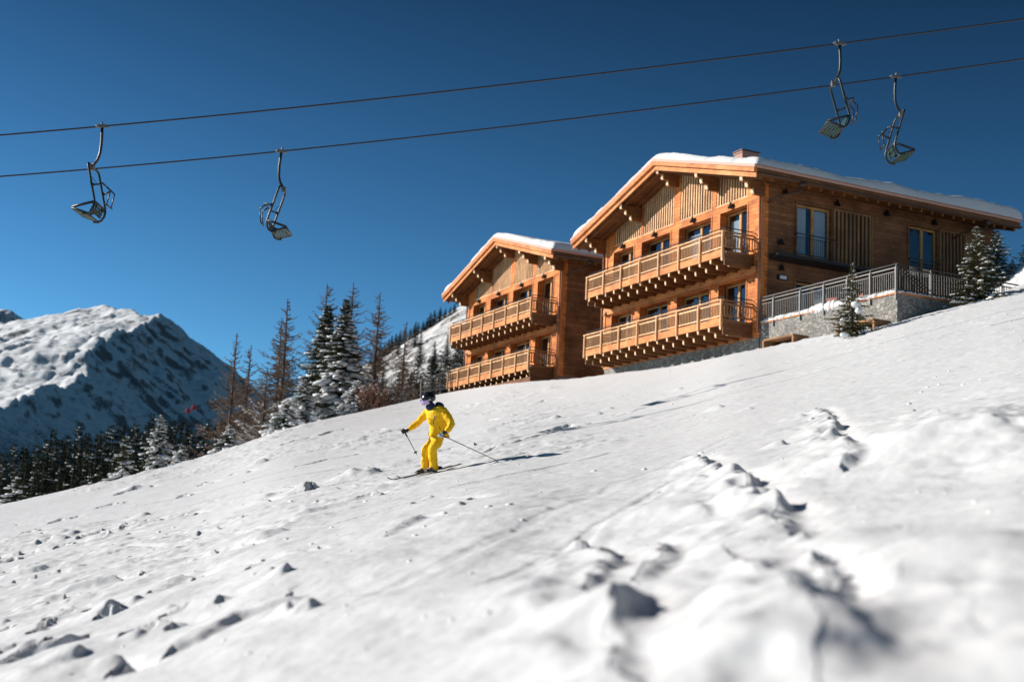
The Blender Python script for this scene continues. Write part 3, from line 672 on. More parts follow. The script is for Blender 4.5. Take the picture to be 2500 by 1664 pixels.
    if big:
        ch=MB();ch.box(5.75,6.4,3.05,4.0,5.2,6.72);ch.box(5.71,6.44,3.01,4.04,6.62,6.68);co=ch.build('chimney',M['brick'],rf)
        c2=MB();c2.box(5.69,6.46,2.99,4.06,6.722,6.77);c2.build('chimney_cap',M['pipe'],co)
        for (a0,a1,z0,z1,c) in ((1.83,3.69,.27,2.58,.95),(8.11,9.79,.27,2.60,0),(1.80,3.75,-2.78,-.85,.8)):
            door(ro,'v',a0,a1,z0,z1,.10,cu=c)
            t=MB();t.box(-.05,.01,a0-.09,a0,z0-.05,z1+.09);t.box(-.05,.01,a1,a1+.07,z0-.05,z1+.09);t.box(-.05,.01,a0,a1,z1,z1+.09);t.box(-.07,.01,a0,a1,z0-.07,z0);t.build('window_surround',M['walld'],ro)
        for (a0,a1,z0,z1) in ((3.78,5.88,.25,2.60),(9.88,11.45,.27,2.63)):
            sh=MB();sh.box(-.045,-.012,a0,a1,z0,z1);so3=sh.build('sliding_shutter',M['dark'],ro)
            s2=MB();n=int((a1-a0)/.215)
            for i in range(n+1):
                v=a0+.04+(a1-a0-.1)*i/n;s2.box(-.10,-.046,v-.045,v+.045,z0+.04,z1-.04)
            s2.box(-.09,-.046,a0,a1,z1-.038,z1+.03);s2.box(-.09,-.046,a0,a1,z0-.03,z0+.038);s2.box(-.12,-.012,a1,a1+.06,z0-.03,z1+.03);s2.build('shutter_slats',M['slatd'],so3)
        for (a0,a1,z) in ((1.75,3.80,.27),(8.05,9.85,.10)):
            r=MB();r.box(-.16,-.13,a0,a1,z+.92,z+.96);r.box(-.16,-.13,a0,a1,z+.78,z+.80);r.box(-.16,-.13,a0,a1,z+.04,z+.07)
            v=a0+.05
            while v<a1: r.box(-.152,-.138,v-.007,v+.007,z+.07,z+.78);v+=.11
            for v in (a0,a1): r.box(-.15,-.0,v-.015,v+.015,z+.88,z+.95)
            r.build('window_railing',M['steel'],ro)
        m=MB();m.prism([(-.02,-.13),(-.62,-.02),(-.62,.10),(-.02,.10)],'v',.42,5.6);m.build('steel_canopy',M['steel'],ro)
        for v,z in ((1.15,2.95),(3.95,2.93),(6.75,2.93),(9.55,2.95),(12.2,2.95),(.95,.75),(1.0,-.35)): cone_lamp(ro,0,v,z,'v')
        m=MB();m.box(-.10,-.002,.85,1.35,-.92,-.70);so4=m.build('name_plate',M['black'],ro)
        m=MB();m.box(-.112,-.101,.93,1.27,-.88,-.74);m.build('plate_face',M['curt'],so4)
    else:
        for v,z in ((1.6,2.4),(2.9,-.9)): cone_lamp(ro,0,v,z,'v')
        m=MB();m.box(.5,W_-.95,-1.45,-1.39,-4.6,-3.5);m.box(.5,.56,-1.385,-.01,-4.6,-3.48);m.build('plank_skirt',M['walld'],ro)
    return ro
big=chalet((10.3001,52.4799,12.7426),-.4429,'larger wooden chalet on the right with two slatted balconies, a chimney and a snowy roof',True)
small=chalet((2.6216,70.0859,12.9924),-.4334,'smaller-looking wooden chalet further back on the left, its roof edge behind the larger one',False)
small.name='chalet'
# ------------------------------------------------------------------ terrace beside the larger chalet
tr=empty('terrace',(10.3001,52.4799,12.7426),math.atan2(-math.cos(-.4429),-math.sin(-.4429)));tag(tr,'rubble stone terrace with a grey metal railing along the right side of the larger chalet','terrace')
TL=8.15;TZ=-2.95
m=MB();m.box(-TL,-.05,0,.45,-6.5,TZ);m.box(-TL,-TL+.45,.45,5.2,-6.5,TZ);m.build('stone_wall',M['stone'],tr)
m=MB();m.box(-TL+.45,-.05,.45,13,TZ-.25,TZ-.02);m.build('terrace_floor',M['snow2'],tr)
m=MB();m.box(-TL-.03,-.05,-.05,.5,TZ+.004,TZ+.07);m.box(-TL-.04,-TL+.5,.5,5.2,TZ+.004,TZ+.07);m.build('wooden_coping',M['beam'],tr)
vs,fs=[],[]
n=90
for i in range(n):
    u=-.1-(TL-.2)*i/(n-1);hh=.05+.05*abs(math.sin(i*.35))+.04*random.random()
    if 30<i<62: hh+=.10*math.sin((i-30)/32*PI)
    blob(vs,fs,(-u,.10+random.uniform(-.05,.05),TZ+.07+hh*.2),(.16,.16,hh),0,0,IV2,IF2,.12)
for i in range(50):
    blob(vs,fs,(TL-.12,.3+4.6*i/49,TZ+.08),(.2,.14,.09),PI/2,0,IV,IF,.2)
mk('coping_snow',vs,fs,M['snow2'],tr,True)
m=MB();m.tube([(-.02,.02,TZ+1.12),(-TL,.02,TZ+1.12)],.028,8);m.build('handrail',M['grey'],tr,True)
m=MB();m.box(-TL,-.05,-.02,.02,TZ+.965,TZ+1.0);m.box(-TL,-.05,-.015,.015,TZ+.83,TZ+.85);m.box(-TL,-.05,-.02,.02,TZ+.17,TZ+.20);m.build('rails',M['grey'],tr)
m=MB();u=-.12
while u>-TL+.05: m.box(u-.008,u+.008,-.008,.008,TZ+.20,TZ+.83);u-=.115
m.build('balusters',M['grey'],tr)
po=None
for i in range(7):
    u=-.12-(TL-.14)*[0,.105,.32,.50,.67,.83,1][i] if i else -.08
    if po is None:
        q=MB();q.box(-.03,.03,-.045,.045,-.20,1.0);q.box(-.012,.012,-.012,.012,1.0,1.10);po=q.build('railing_post',M['grey'],tr);po.location=(-u,-.03,TZ)
    else: inst(po,(-u,-.03,TZ),tr)
m=MB();m.box(-TL,-TL+.04,.05,6.5,TZ+.965,TZ+1.0);m.box(-TL,-TL+.04,.05,6.5,TZ+.17,TZ+.20);v=.15
while v<6.5: m.box(-TL+.01,-TL+.03,v-.008,v+.008,TZ+.2,TZ+.965);v+=.125
m.tube([(-TL,.02,TZ+1.12),(-TL,6.5,TZ+1.12)],.028,6);m.build('side_railing',M['steel'],tr)
for v in (1.6,3.4,5.2): inst(po,(TL,v,TZ),tr,rot=(0,0,PI/2))
# orange-cushioned chairs behind the railing
def tchair(u,v,rz,lab):
    o=empty('terrace_chair',tr.matrix_basis@Vector((0,0,0)));ang=math.atan2(-math.cos(-.4429),-math.sin(-.4429))
    X=Vector((math.cos(ang),math.sin(ang),0));Y=Vector((-math.sin(ang),math.cos(ang),0))
    o.location=Vector((10.3001,52.4799,12.7426+TZ-.02))+X*(-u)+Y*v;o.rotation_euler=(0,0,ang+rz)
    tag(o,lab,'chair')
    m=MB(1);m.box(-.25,.25,-.25,.25,.42,.52);m.build('seat',M['orange'],o,bevel=.02)
    m=MB(1);m.box(-.25,.25,.20,.28,.53,.98);m.build('backrest',M['orange'],o,bevel=.02)
    for a in (-.22,.22):
        for b in (-.22,.22): m=MB(1);m.box(a-.02,a+.02,b-.02,b+.02,0,.415);m.build('leg',M['steel'],o)
tchair(-2.6,1.5,.4,'orange cushioned chair on the terrace, seen through the railing beside the lower window')
tchair(-3.7,1.9,-.5,'second orange chair on the terrace, just right of the one by the lower window')
# timber-framed light wells at the foot of the stone walls
def well(u0,u1,zt,lab,h=1.0,v=-.75):
    ang=math.atan2(-math.cos(-.4429),-math.sin(-.4429));o=empty('window_well',(10.3001,52.4799,12.7426),ang);tag(o,lab,'window well','timber window wells at the wall foot')
    m=MB();m.box(u0,u1,v,-.01,zt-.07,zt);m.build('lintel',M['slatd'],o)
    for u in (u0,u1): m=MB();m.box(u-.05,u+.05,v,-.01,zt-h,zt-.071);m.build('side_panel',M['slatd'],o)
    m=MB();m.box(min(u0,u1)+.09,max(u0,u1)-.09,-.12,-.01,zt-h,zt-.071);m.build('back_panel',M['dark'],o)
well(-1.25,-3.15,-3.84,'timber window well at the corner where the terrace meets the chalet',1.3)
well(-5.75,-7.75,-3.88,'timber window well behind the small spruce at the terrace wall',1.3)
well(2.75,4.8,-4.3,'low timber window well almost buried in snow under the lower balcony',.8)
# railing at the far left end of the small chalet
fr=empty('metal_fence',at(1040,945,80));tag(fr,'thin grey metal fence left of the smaller chalet','fence')
P0=at(1028,925,80);P1=at(1100,905,80);P0b=at(1028,955,80);P1b=at(1100,946,80)
def loc(p): q=p-fr.location;return (q.x,q.y,q.z)
m=MB(1);m.tube([loc(P0),loc(P1)],.035,5);m.tube([loc(P0+Vector((0,0,-.12))),loc(P1+Vector((0,0,-.12)))],.02,5);m.tube([loc(P0b),loc(P1b)],.035,5);m.build('rails',M['grey'],fr)
for i in range(4):
    t=i/3;m=MB(1);m.tube([loc(P0.lerp(P1,t)),loc(P0b.lerp(P1b,t)+Vector((0,0,-.6)))],.03,5);m.build('post',M['grey'],fr)
m=MB(1)
for i in range(20):
    t=(i+.5)/20;m.tube([loc(P0.lerp(P1,t)),loc(P0b.lerp(P1b,t))],.010,4)
m.build('balusters',M['grey'],fr)
#PART3
# ------------------------------------------------------------------ chairlift
def cable_pts(rows,d):
    return [at(px,py,d) for px,py in rows]
def cable(rows,d,label):
    P=cable_pts(rows,d);xs=np.array([p.x for p in P]);zs=np.array([p.z for p in P]);cf=np.polyfit(xs,zs,3)
    X=np.linspace(-34,34,90);pts=[(x,d,float(np.polyval(cf,x))) for x in X]
    m=MB(1);m.tube(pts,.026,6);o=m.build('lift_cable',M['cable'],None,True);tag(o,label,'cable','chairlift cables');return lambda x:float(np.polyval(cf,x))
DN,DF=37.5,41.0
cn=cable([(0,331.5),(250,306),(700,265.5),(1400,189),(2050,105),(2500,48)],DN,'upper chairlift cable crossing the sky, carrying the two left-facing chairs')
cf_=cable([(0,431),(235,411),(690,370.5),(1400,288),(2100,202),(2190,186),(2500,144)],DF,'lower and further chairlift cable, carrying the two right-facing chairs')
def lift_chair():
    r=empty('lift_chair',(0,0,0))
    m=MB(1);m.box(-.16,.16,-.05,.05,-.05,.05);m.tube([(-.20,0,0),(.20,0,0)],.045,6);m.tube([(0,0,.02),(.03,0,.14)],.035,6);m.build('grip',M['grey'],r,bevel=.01)
    m=MB(1);m.tube([(0,0,-.04),(-.015,0,-.25),(-.03,0,-.55),(-.02,0,-.85),(.03,0,-1.05),(.12,0,-1.2),(.19,0,-1.28)],0.0446,8);m.build('hanger',M['grey2'],r,True)
    m=MB(1);m.tube([(.18,-.09,-1.30),(.18,.09,-1.30)],.075,10);m.box(.12,.24,-.05,.05,-1.40,-1.22);m.build('pivot',M['grey'],r)
    W=.52
    fo=empty('seat_frame',(0,0,0))
    bpy.data.objects.remove(fo)
    m=MB(1)
    m.tube([(.16,-W+.12,-1.30),(.17,-.1,-1.29),(.17,.1,-1.29),(.16,W-.12,-1.30)],0.0405,8)
    for s in (-1,1):
        w=s*W
        m.tube([(.16,s*(W-.12),-1.30),(.14,s*(W-.03),-1.33),(.11,w,-1.42),(-.02,w,-1.90),(-.16,w,-2.40),(-.19,w,-2.56),(-.17,w,-2.70),(-.10,w,-2.82),(.0,w,-2.88),(.14,w,-2.88)],0.0351,8)
        m.tube([(.0,w,-2.86),(.46,w,-2.72)],0.0378,6);m.tube([(-.17,w,-2.5),(.46,w,-2.69)],0.0405,6)
    m.tube([(.46,-W,-2.72),(.46,W,-2.72)],0.0378,6);m.tube([(.02,-W,-2.86),(.02,W,-2.86)],0.0324,6);m.tube([(-.17,-W,-2.48),(-.17,W,-2.48)],0.0324,6)
    f=m.build('seat_frame',M['grey2'],r,True)
    m=MB(1)
    for i in range(5):
        t=.05+.083*i;z=-2.845+.0285*i*1.0
        m.box(t,t+.068,-W+.04,W-.04,z-.02,z+.012)
    m.build('seat',M['green'],r)
    m=MB(1)
    for i in range(4):
        z=-2.78+.085*i;t=-.07-.03*i*1.0
        m.box(t-.015,t+.015,-W+.04,W-.04,z,z+.07)
    m.build('backrest',M['green'],r)
    m=MB(1);m.tube([(-.09,-.25,-2.8),(-.18,-.25,-2.48)],0.0243,5);m.tube([(-.09,.25,-2.8),(-.18,.25,-2.48)],0.0243,5);m.build('back_struts',M['grey2'],r,True)
    # safety bar with foot rest, swung up behind the seat
    m=MB(1)
    for s in (-1,1): m.tube([(-.06,s*W,-1.98),(-.20,s*W*.9,-1.96),(-.33,s*W*.8,-1.90)],0.0270,6)
    m.tube([(-.33,-W*.8,-1.90),(-.33,W*.8,-1.90)],0.0270,6)
    m.tube([(-.33,-.2,-1.90),(-.52,-.2,-2.06)],0.0243,6);m.tube([(-.33,.2,-1.90),(-.52,.2,-2.06)],0.0243,6)
    m.tube([(-.52,-.2,-2.06),(-.45,-.22,-2.5)],0.0189,6);m.tube([(-.52,.2,-2.06),(-.45,.22,-2.5)],0.0189,6);m.tube([(-.45,-.30,-2.5),(-.45,.30,-2.5)],0.0243,6)
    m.tube([(-.02,W,-1.75),(-.14,W*.7,-1.90)],.009,5)
    m.build('safety_bar',M['grey2'],r,True)
    m=MB(1)
    for s in (-1,1): m.tube([(-.04,s*W,-1.98),(-.12,s*W,-1.98)],.045,8)
    m.build('bar_hinge',M['black'],r)
    return r
def put(o,px,row,d,left,lab,sway=0):
    a,_=ae(px,row);x=a*d;z=(cn if d==DN else cf_)(x)
    o.location=(x,d,z);o.rotation_euler=(0,sway if not left else -sway,PI if left else 0);tag(o,lab,'chairlift chair','empty chairs hanging from the lift cables')
c0=lift_chair();put(c0,250,306,DN,True,'empty green-slatted lift chair facing left, at the far left of the sky')
put(copy_tree(c0),687,370,DF,False,'empty lift chair facing right between the left tree tops and the left-most chair')
put(copy_tree(c0),2050,103,DN,True,'empty left-facing lift chair above the larger chalet roof')
put(copy_tree(c0),2187,190,DF,False,'empty right-facing lift chair just above the snowy eave, right-most of the four')
# distant red cabins on a thin rope across the valley
D2=620.
m=MB(1);pp=[at(px,py,D2) for px,py in ((300,1022),(400,1008),(474,992),(560,975),(640,955),(760,925))]
m.tube([tuple(p) for p in pp],.10,4);tag(m.build('distant_cable',M['cable'],None),'thin distant lift rope in front of the mountain','cable')
for (px,py,lb) in ((460,1003,'distant red cabin, left of the pair over the valley'),(474,995,'distant red cabin, right of the pair over the valley')):
    o=empty('red_cabin',at(px,py,D2));tag(o,lb,'gondola cabin','distant red cabins')
    m=MB(1);m.prism([(-.9,-1.0),(.9,-1.0),(1.1,-.2),(.95,.9),(.6,1.15),(-.6,1.15),(-.95,.9),(-1.1,-.2)],'v',-1,1);m.build('body',M['redc'],o,bevel=.15)
    m=MB(1);m.tube([(0,0,1.15),(.2,0,1.8),(0,0,2.6)],.09,5);m.build('hanger',M['grey'],o)
#PART4
# ------------------------------------------------------------------ trees
M['snowt']=snow_mat('tree_snow',((4,.4,.03),(22,.3,.005)))
def spruce(H,Rm,seed,dens=1.0,snow=1.0,needle='needle',parts=True,root=None,bare=.06,droop=.35,tw=.30,pw=.82,pad=1.0):
    random.seed(seed);r=root or empty('spruce',(0,0,0))
    m=MB(1);m.tube([(0,0,-1.2),(0,0,H*.5),(random.uniform(-.05,.05),0,H*.97)],.028*H*.5+.05,7,r2=.015);m.build('trunk',M['bark'],r,True)
    V=[];F=[];SV=[];SF=[]
    z=H*bare
    while z<H*.985:
        f=(z/H-bare)/(1-bare);L0=Rm*((1-f)**pw)*(1-.25*math.exp(-((f)/.08)**2))+.05
        nb=max(3,int((5+3*(1-f))*dens))
        a0=random.uniform(0,6.28)
        for k in range(nb):
            a=a0+6.283*k/nb+random.uniform(-.35,.35);L=L0*random.uniform(.62,1.18)
            dr=(droop*(1-f)+.02)*random.uniform(.7,1.3);zz=z+random.uniform(-.12,.12)*H*.06
            ca,sa=math.cos(a),math.sin(a);step=max(.075,L*.055)/dens**.5;s=.10*L
            P=lambda s:(ca*s,sa*s,zz-dr*L*((s/L)**1.25)+.20*L*max(0,s/L-.62)**1.4+.12*(1-f)*0+ (.45*s if f>.9 else 0))
            while s<=L:
                px,py,pz=P(s);tl=tw*(.45+.55*(L/Rm))*(1-.45*s/L)*random.uniform(.6,1.25)*(Rm/2.2)**.5
                for sd in (-1,1):
                    b=a+sd*random.uniform(.5,1.15);dx,dy=math.cos(b)*tl,math.sin(b)*tl;dz=-tl*random.uniform(.10,.55)
                    wx,wy=-math.sin(b)*tl*.16,math.cos(b)*tl*.16;n=len(V)
                    V+=[(px,py,pz),(px+dx*.5+wx,py+dy*.5+wy,pz+dz*.35),(px+dx,py+dy,pz+dz),(px+dx*.5-wx,py+dy*.5-wy,pz+dz*.45-.05*tl)];F.append((n,n+1,n+2,n+3))
                    n=len(V);hv=tl*.20
                    V+=[(px,py,pz),(px+dx*.45,py+dy*.45,pz+dz*.4+hv*.3),(px+dx*.9,py+dy*.9,pz+dz),(px+dx*.45,py+dy*.45,pz+dz*.4-hv)];F.append((n,n+1,n+2,n+3))
                s+=step
            n=len(V);wd=.018+.01*L;V+=[(0,0,zz),P(L*.5),P(L)];V[n]=(0,0,zz+.02);V+=[(0,0,zz-wd),(P(L*.5)[0],P(L*.5)[1],P(L*.5)[2]-wd)];F+=[(n,n+1,n+4,n+3),(n+1,n+2,n+4)]
            if snow>0 and random.random()<.50*snow:
                s=L*random.uniform(.25,.5)
                while s<L*1.02:
                    ln=pad*(L*random.uniform(.10,.24)+.05)*(1 if random.random()<.7 else 1.5)
                    p=P(min(s,L));sl=-dr*.9
                    blob(SV,SF,(p[0],p[1],p[2]+.03),(ln,ln*random.uniform(.45,.85),ln*random.uniform(.16,.36)),a+random.uniform(-.5,.5),sl,IV,IF,.28)
                    s+=ln*random.uniform(1.1,2.3)
        z+=H*.030*random.uniform(.7,1.25)/dens**.6*(1-.35*f)
    mk('crown',V,F,M[needle],r)
    if SV: mk('snow_load',SV,SF,M['snowt'],r,True)
    return r
def place(o,pxt,rowt,y,H0,lab,cat='tree',group=None,rz=None,base_off=-.3,zb=None):
    p=at(pxt,rowt,y);z0=gz(p.x,y)+base_off if zb is None else zb;H=p.z-z0;s=H/H0
    o.location=(p.x,y,z0);o.scale=(s,s,s)
    if rz is not None:o.rotation_euler=(0,0,rz)
    tag(o,lab,cat,group);return o
def larch(H,seed,spread=.28,bare=.1,dens=1.0,snowy=0,tilt=.25,mt='twig'):
    random.seed(seed);r=empty('larch',(0,0,0));m=MB(1)
    lx=random.uniform(-.15,.15);m.tube([(0,0,-3),(lx*.4,0,H*.35),(lx,0,H*.7),(lx*.6,0,H)],.012*H+.03,7,r2=.018);m.build('trunk',M['bark'],r,True)
    V=[];F=[];SV=[];SF=[]
    def strip(p,q,w0,w1):
        d=(q-p);
        if d.length<1e-4:return
        a=d.cross(Vector((0,0,1)));a=a.normalized() if a.length>1e-5 else Vector((1,0,0));b=d.cross(a).normalized();n=len(V)
        c1,c2=a*1.0,( -a*.5+b*.87);c3=(-a*.5-b*.87)
        for c in (c1,c2,c3): V.append(tuple(p+c*w0))
        for c in (c1,c2,c3): V.append(tuple(q+c*w1))
        for i in range(3): F.append((n+i,n+(i+1)%3,n+3+(i+1)%3,n+3+i))
    z=H*bare
    while z<H*.985:
        f=z/H;L0=H*spread*1.35*((1-f)**1.05)*(.55+.45*min(1,(f-bare)/.12+.3))+.12
        for k in range(random.choice((2,3,3))):
            a=random.uniform(0,6.283);L=L0*random.uniform(.5,1.15);up=tilt*(f-.45)*1.6+random.uniform(-.12,.12)
            d=Vector((math.cos(a),math.sin(a),0));p=Vector((lx*min(1,f/.7),0,z));n=7;prev=p
            for i in range(1,n+1):
                t=i/n;q=p+d*L*t+Vector((0,0,L*(up*t+.16*t*t-.10*math.sin(t*3.1))))+Vector((random.uniform(-1,1),random.uniform(-1,1),random.uniform(-1,1)))*.03*L
                w0=(.005+.0032*L)*(1-(i-1)/n)+.004;w1=(.005+.0032*L)*(1-i/n)+.004
                strip(prev,q,w0,w1)
                for j in range(int(3*dens+random.random())):
                    b=a+random.choice((-1,1))*random.uniform(.5,1.3);l=L*random.uniform(.08,.24)*(1.15-t*.6);g=prev.lerp(q,random.random());e=g+Vector((math.cos(b)*l,math.sin(b)*l,random.uniform(-.5,.35)*l))
                    strip(g,e,.0095,.005)
                    for jj in range(2):
                        g2=g.lerp(e,random.uniform(.3,.9));b2=b+random.uniform(-1.2,1.2);l2=l*.45;strip(g2,g2+Vector((math.cos(b2)*l2,math.sin(b2)*l2,random.uniform(-.6,.2)*l2)),.0075,.005)
                if snowy and f<snowy and i>1 and random.random()<.85:
                    c=(prev+q)/2;blob(SV,SF,(c.x,c.y,c.z+.035),(L/n*.62,.055,.04),a,up,IV,IF,.2)
                prev=q
        z+=H*.0135*random.uniform(.6,1.4)/dens**.5
    mk('branches',V,F,M[mt],r)
    if SV: mk('snow_load',SV,SF,M['snowt'],r,True)
    return r
# the pair of big snow-laden spruces and their companions beyond the crest
def sp(px,row,y,ratio,seed,dens,snow,lab,H=None,**k):
    p=at(px,row,y);z0=gz(p.x,y)-.3 if H is None else p.z-H
    h=p.z-z0;o=spruce(h,h*ratio,seed,dens,snow,tw=.20+.016*h,**k);o.location=(p.x,y,z0);tag(o,lab,'tree');return o
sp(803,738,92,.37,1,1.7,1.35,'tall snow-laden spruce, the left one of the pair in the middle of the trees',droop=.5,pw=1.1)
sp(847,722,88,.34,2,1.7,1.6,'tall snow-laden spruce with the heaviest snow pads, the right one of the pair',droop=.5,pw=1.1)
sp(872,930,85,.62,3,1.3,1.3,'short spruce almost buried in snow at the right foot of the tall pair',H=3.6,droop=.5)
sp(745,925,84,.50,4,1.3,1.1,'low spreading snowy spruce at the left foot of the tall pair',H=4.2,droop=.5)
sp(700,985,79,.75,5,1.3,1.0,'lowest snowy spruce bush at the crest left of the tall pair',H=3.0,droop=.5)
sp(393,1012,82,.28,6,1.4,1.25,'sunlit snow-covered spruce standing out in front of the dark wood',H=5.6,droop=.45)
sp(312,1062,76,.36,7,1.2,.7,'yellowish-green spruce just left of the sunlit snowy spruce',H=4.6,droop=.45)
sp(445,1085,80,.55,8,1.2,1.0,'small dark snowy spruce right of the sunlit snowy spruce',H=3.2,droop=.45)
sp(45,1165,62,.6,9,1.2,.5,'small greenish spruce at the far left end of the slope crest',H=3.,droop=.4)
sp(560,1035,84,.55,10,1.2,.9,'low dark spruce below the bare larches',H=3.2,droop=.4)
# bare larches
LR=[(578,812,96,.20,'bare larch with a thin straight trunk, left-most of the larches',.33,1),(617,842,100,.26,'shorter reddish bare larch right behind the left-most larch',.0,2),
    (698,728,98,.26,'tallest bare larch left of the snowy spruces',.0,3),(684,775,100,.24,'bare larch whose trunk runs close beside the tallest larch',.0,4),
    (795,692,108,.30,'bare larch whose top shows behind the left tall spruce',.0,5),(861,690,108,.26,'bare larch whose top shows behind the right tall spruce',.0,6),
    (931,712,94,.28,'bare larch standing alone between the snowy spruces and the small chalet',.0,7),(996,785,118,.22,'small bare larch against the scrubby hillside',.0,8),
    (655,900,90,.34,'low bare larch with snow lying on its long lower branches',.8,9)]
for px,row,y,spd,lb,sn,sd_ in LR:
    place(larch(11,100+sd_,spd,.08 if sd_!=7 else .25,1.9,sn),px,row,y,11,lb,group='bare larches beyond the crest',base_off=-1.0)
# leafless shrubs and the reddish bush between the spruces and the small chalet
def shrub(seed,n,H,Rr,mt,snow=0):
    random.seed(seed);r=empty('shrub',(0,0,0));V=[];F=[];SV=[];SF=[]
    for i in range(n):
        a=random.uniform(0,6.28);q=random.random()**.6*Rr;b=Vector((math.cos(a)*q*.4,math.sin(a)*q*.4,0));p=b
        h=H*random.uniform(.5,1)
        for s in range(5):
            e=p+Vector((math.cos(a)*q*.16+random.uniform(-.1,.1),math.sin(a)*q*.16+random.uniform(-.1,.1),h/5));d=Vector((-math.sin(a),math.cos(a),0))*.012
            k=len(V);V+=[tuple(p-d),tuple(p+d),tuple(e+d*.7),tuple(e-d*.7)];F.append((k,k+1,k+2,k+3))
            for j in range(5):
                c=p.lerp(e,random.random());w=Vector((random.uniform(-1,1),random.uniform(-1,1),random.uniform(-.3,1)))*.28;g=Vector((w.y,-w.x,0)).normalized()*.008
                k=len(V);V+=[tuple(c-g),tuple(c+g),tuple(c+w)];F.append((k,k+1,k+2))
                if mt=='leaf':
                    for _ in range(3):
                        l=c+w*random.uniform(.3,1.1);u=Vector((random.uniform(-1,1),random.uniform(-1,1),random.uniform(-1,1)))*.06;v=Vector((random.uniform(-1,1),random.uniform(-1,1),random.uniform(-1,1)))*.06;k=len(V);V+=[tuple(l-u),tuple(l+v),tuple(l+u)];F.append((k,k+1,k+2))
            if snow and s>2 and random.random()<snow: blob(SV,SF,tuple(e),(.10,.08,.05),a)
            p=e
    mk('branches',V,F,M[mt],r)
    if SV:mk('snow_load',SV,SF,M['snowt'],r,True)
    return r
place(shrub(1,110,1.9,.95,'leaf',.25),912,940,84,1.9,'reddish-brown leafy bush dusted with snow, right of the buried spruce','bush',zb=at(912,940,84).z-2.1)
place(shrub(2,110,2.2,1.2,'twig',.2),948,915,88,2.6,'grey-brown leafless bush next to the reddish one','bush',zb=at(948,915,88).z-3.0)
# hillside trees: dark spruces low on the hill and along its ridge
random.seed(50)
sp_far=[spruce(12,1.9,60+i,1.0,.32,'needle2',tw=.50,droop=.35) for i in range(3)]
used=[False]*3
def far(i,px,row,y,lab,grp,zb=None,rz=None,boff=-.5,wide=1.):
    o=sp_far[i] if not used[i] else copy_tree(sp_far[i]);used[i]=True
    place(o,px,row,y,12,lab,'tree',grp,random.uniform(0,6) if rz is None else rz,boff,zb);q=random.uniform(.8,1.35)*wide;o.scale=(o.scale[0]*q,o.scale[1]*q,o.scale[2]);return o
for k,(px,row) in enumerate([(975,905),(990,880),(1008,900),(1022,870),(1036,893),(1052,862),(1066,885),(1082,850),(1096,872),(1110,858),(1126,880),(1000,918),(1030,915),(1060,908),(1085,900),(962,925),(985,935),(1015,930),(1045,930),(1075,925),(1100,905)]):
    far(k%3,px+random.uniform(-4,4),row,random.uniform(118,150),'dark snow-flecked spruce low on the hillside left of the small chalet','spruces low on the hillside')
rp=[(905,872),(918,858),(928,848),(940,838),(950,826),(958,818),(968,812),(978,806),(990,800),(1003,800),(1012,792),(1022,786),(1034,782),(1044,774),(1052,762),(1062,755),(1076,748),(1088,752),(1100,748),(1111,738)]
for k,(px,row) in enumerate(rp):
    a=ae(px,row)[0];zb=float(np.interp(a,HA,HE))*(YR-6)-1.5
    o=sp_far[k%3];o=copy_tree(o);p=at(px,row,YR-6);H=max(5,(p.z-zb));s=H/12
    o.location=(p.x,YR-6,p.z-H);o.scale=(s*1.9,s*1.9,s);o.rotation_euler=(0,0,random.uniform(0,6));tag(o,'tiny dark spruce on the ridge of the hillside behind the small chalet','tree','spruces along the hillside ridge')
def hz_(a,y):
    i=min(len(yh)-1,max(0,int(round((y-118)/(420-118)*(len(yh)-1)))));j=int(np.argmin(abs(ah-a)));return float(Z4[i,j])
random.seed(77)
for k in range(70):
    y=random.uniform(135,330);px=random.uniform(905,1135);a=ae(px,800)[0]
    if random.random()<.35: y=random.uniform(125,190)
    o=copy_tree(sp_far[k%3]);H=random.uniform(4.5,8.5);s_=H/12;o.location=(a*y,y,hz_(a,y)-.5);o.scale=(s_*1.3,s_*1.3,s_);o.rotation_euler=(0,0,random.uniform(0,6));tag(o,'small dark spruce scattered on the open hillside below its ridge','tree','spruces scattered over the hillside')
# dark wood at the left beyond the crest
wood_top=lambda px: float(np.interp(px,[-60,0,60,130,200,260,330,400,470,540,620],[1085,1075,1068,1040,1035,1028,1022,1010,1012,1012,1020]))
used2=0
for row_i,(yv,n,dy) in enumerate(((190,26,0),(160,26,10),(135,24,30),(108,16,62))):
    for k in range(n):
        px=-70+(690 if yv>110 else 560)*(k+random.uniform(-.35,.35))/n;row=wood_top(px)+dy+random.uniform(-14,30)
        if yv<110 and px>480: continue
        far(k%3,px,row,yv+random.uniform(-9,9),'dark snow-dusted spruce in the dense wood beyond the left end of the slope','dark spruces of the wood',boff=-3)
# spruces round the larger chalet
def onh(u,v,z): 
    ang=-.4429;return Vector((10.3001+u*math.sin(ang)+v*math.cos(ang),52.4799+u*math.cos(ang)-v*math.sin(ang),12.7426+z))
o=spruce(3.6,1.4,21,.62,.8,'needle3',droop=.10,tw=.42,pw=1.15,pad=.38);p=at(2098,640,44.6);b=at(2080,812,44.6);o.location=(b.x,44.6,b.z-.25);s=(p.z-b.z+.25)/3.6;o.scale=(s,s,s);tag(o,'young spruce with a bare leader in front of the stone terrace wall','tree','spruces around the larger chalet')
vs,fs=[],[]
blob(vs,fs,(0,-.62,1.5),(.22,.2,.17),0,0,IV2,IF2,.15);blob(vs,fs,(.10,-.7,1.22),(.15,.16,.16),0,0,IV2,IF2,.15);blob(vs,fs,(-.5,-.6,.1),(.22,.2,.12),0,0,IV2,IF2,.15);mk('snow_clump',vs,fs,M['snowt'],o,True)
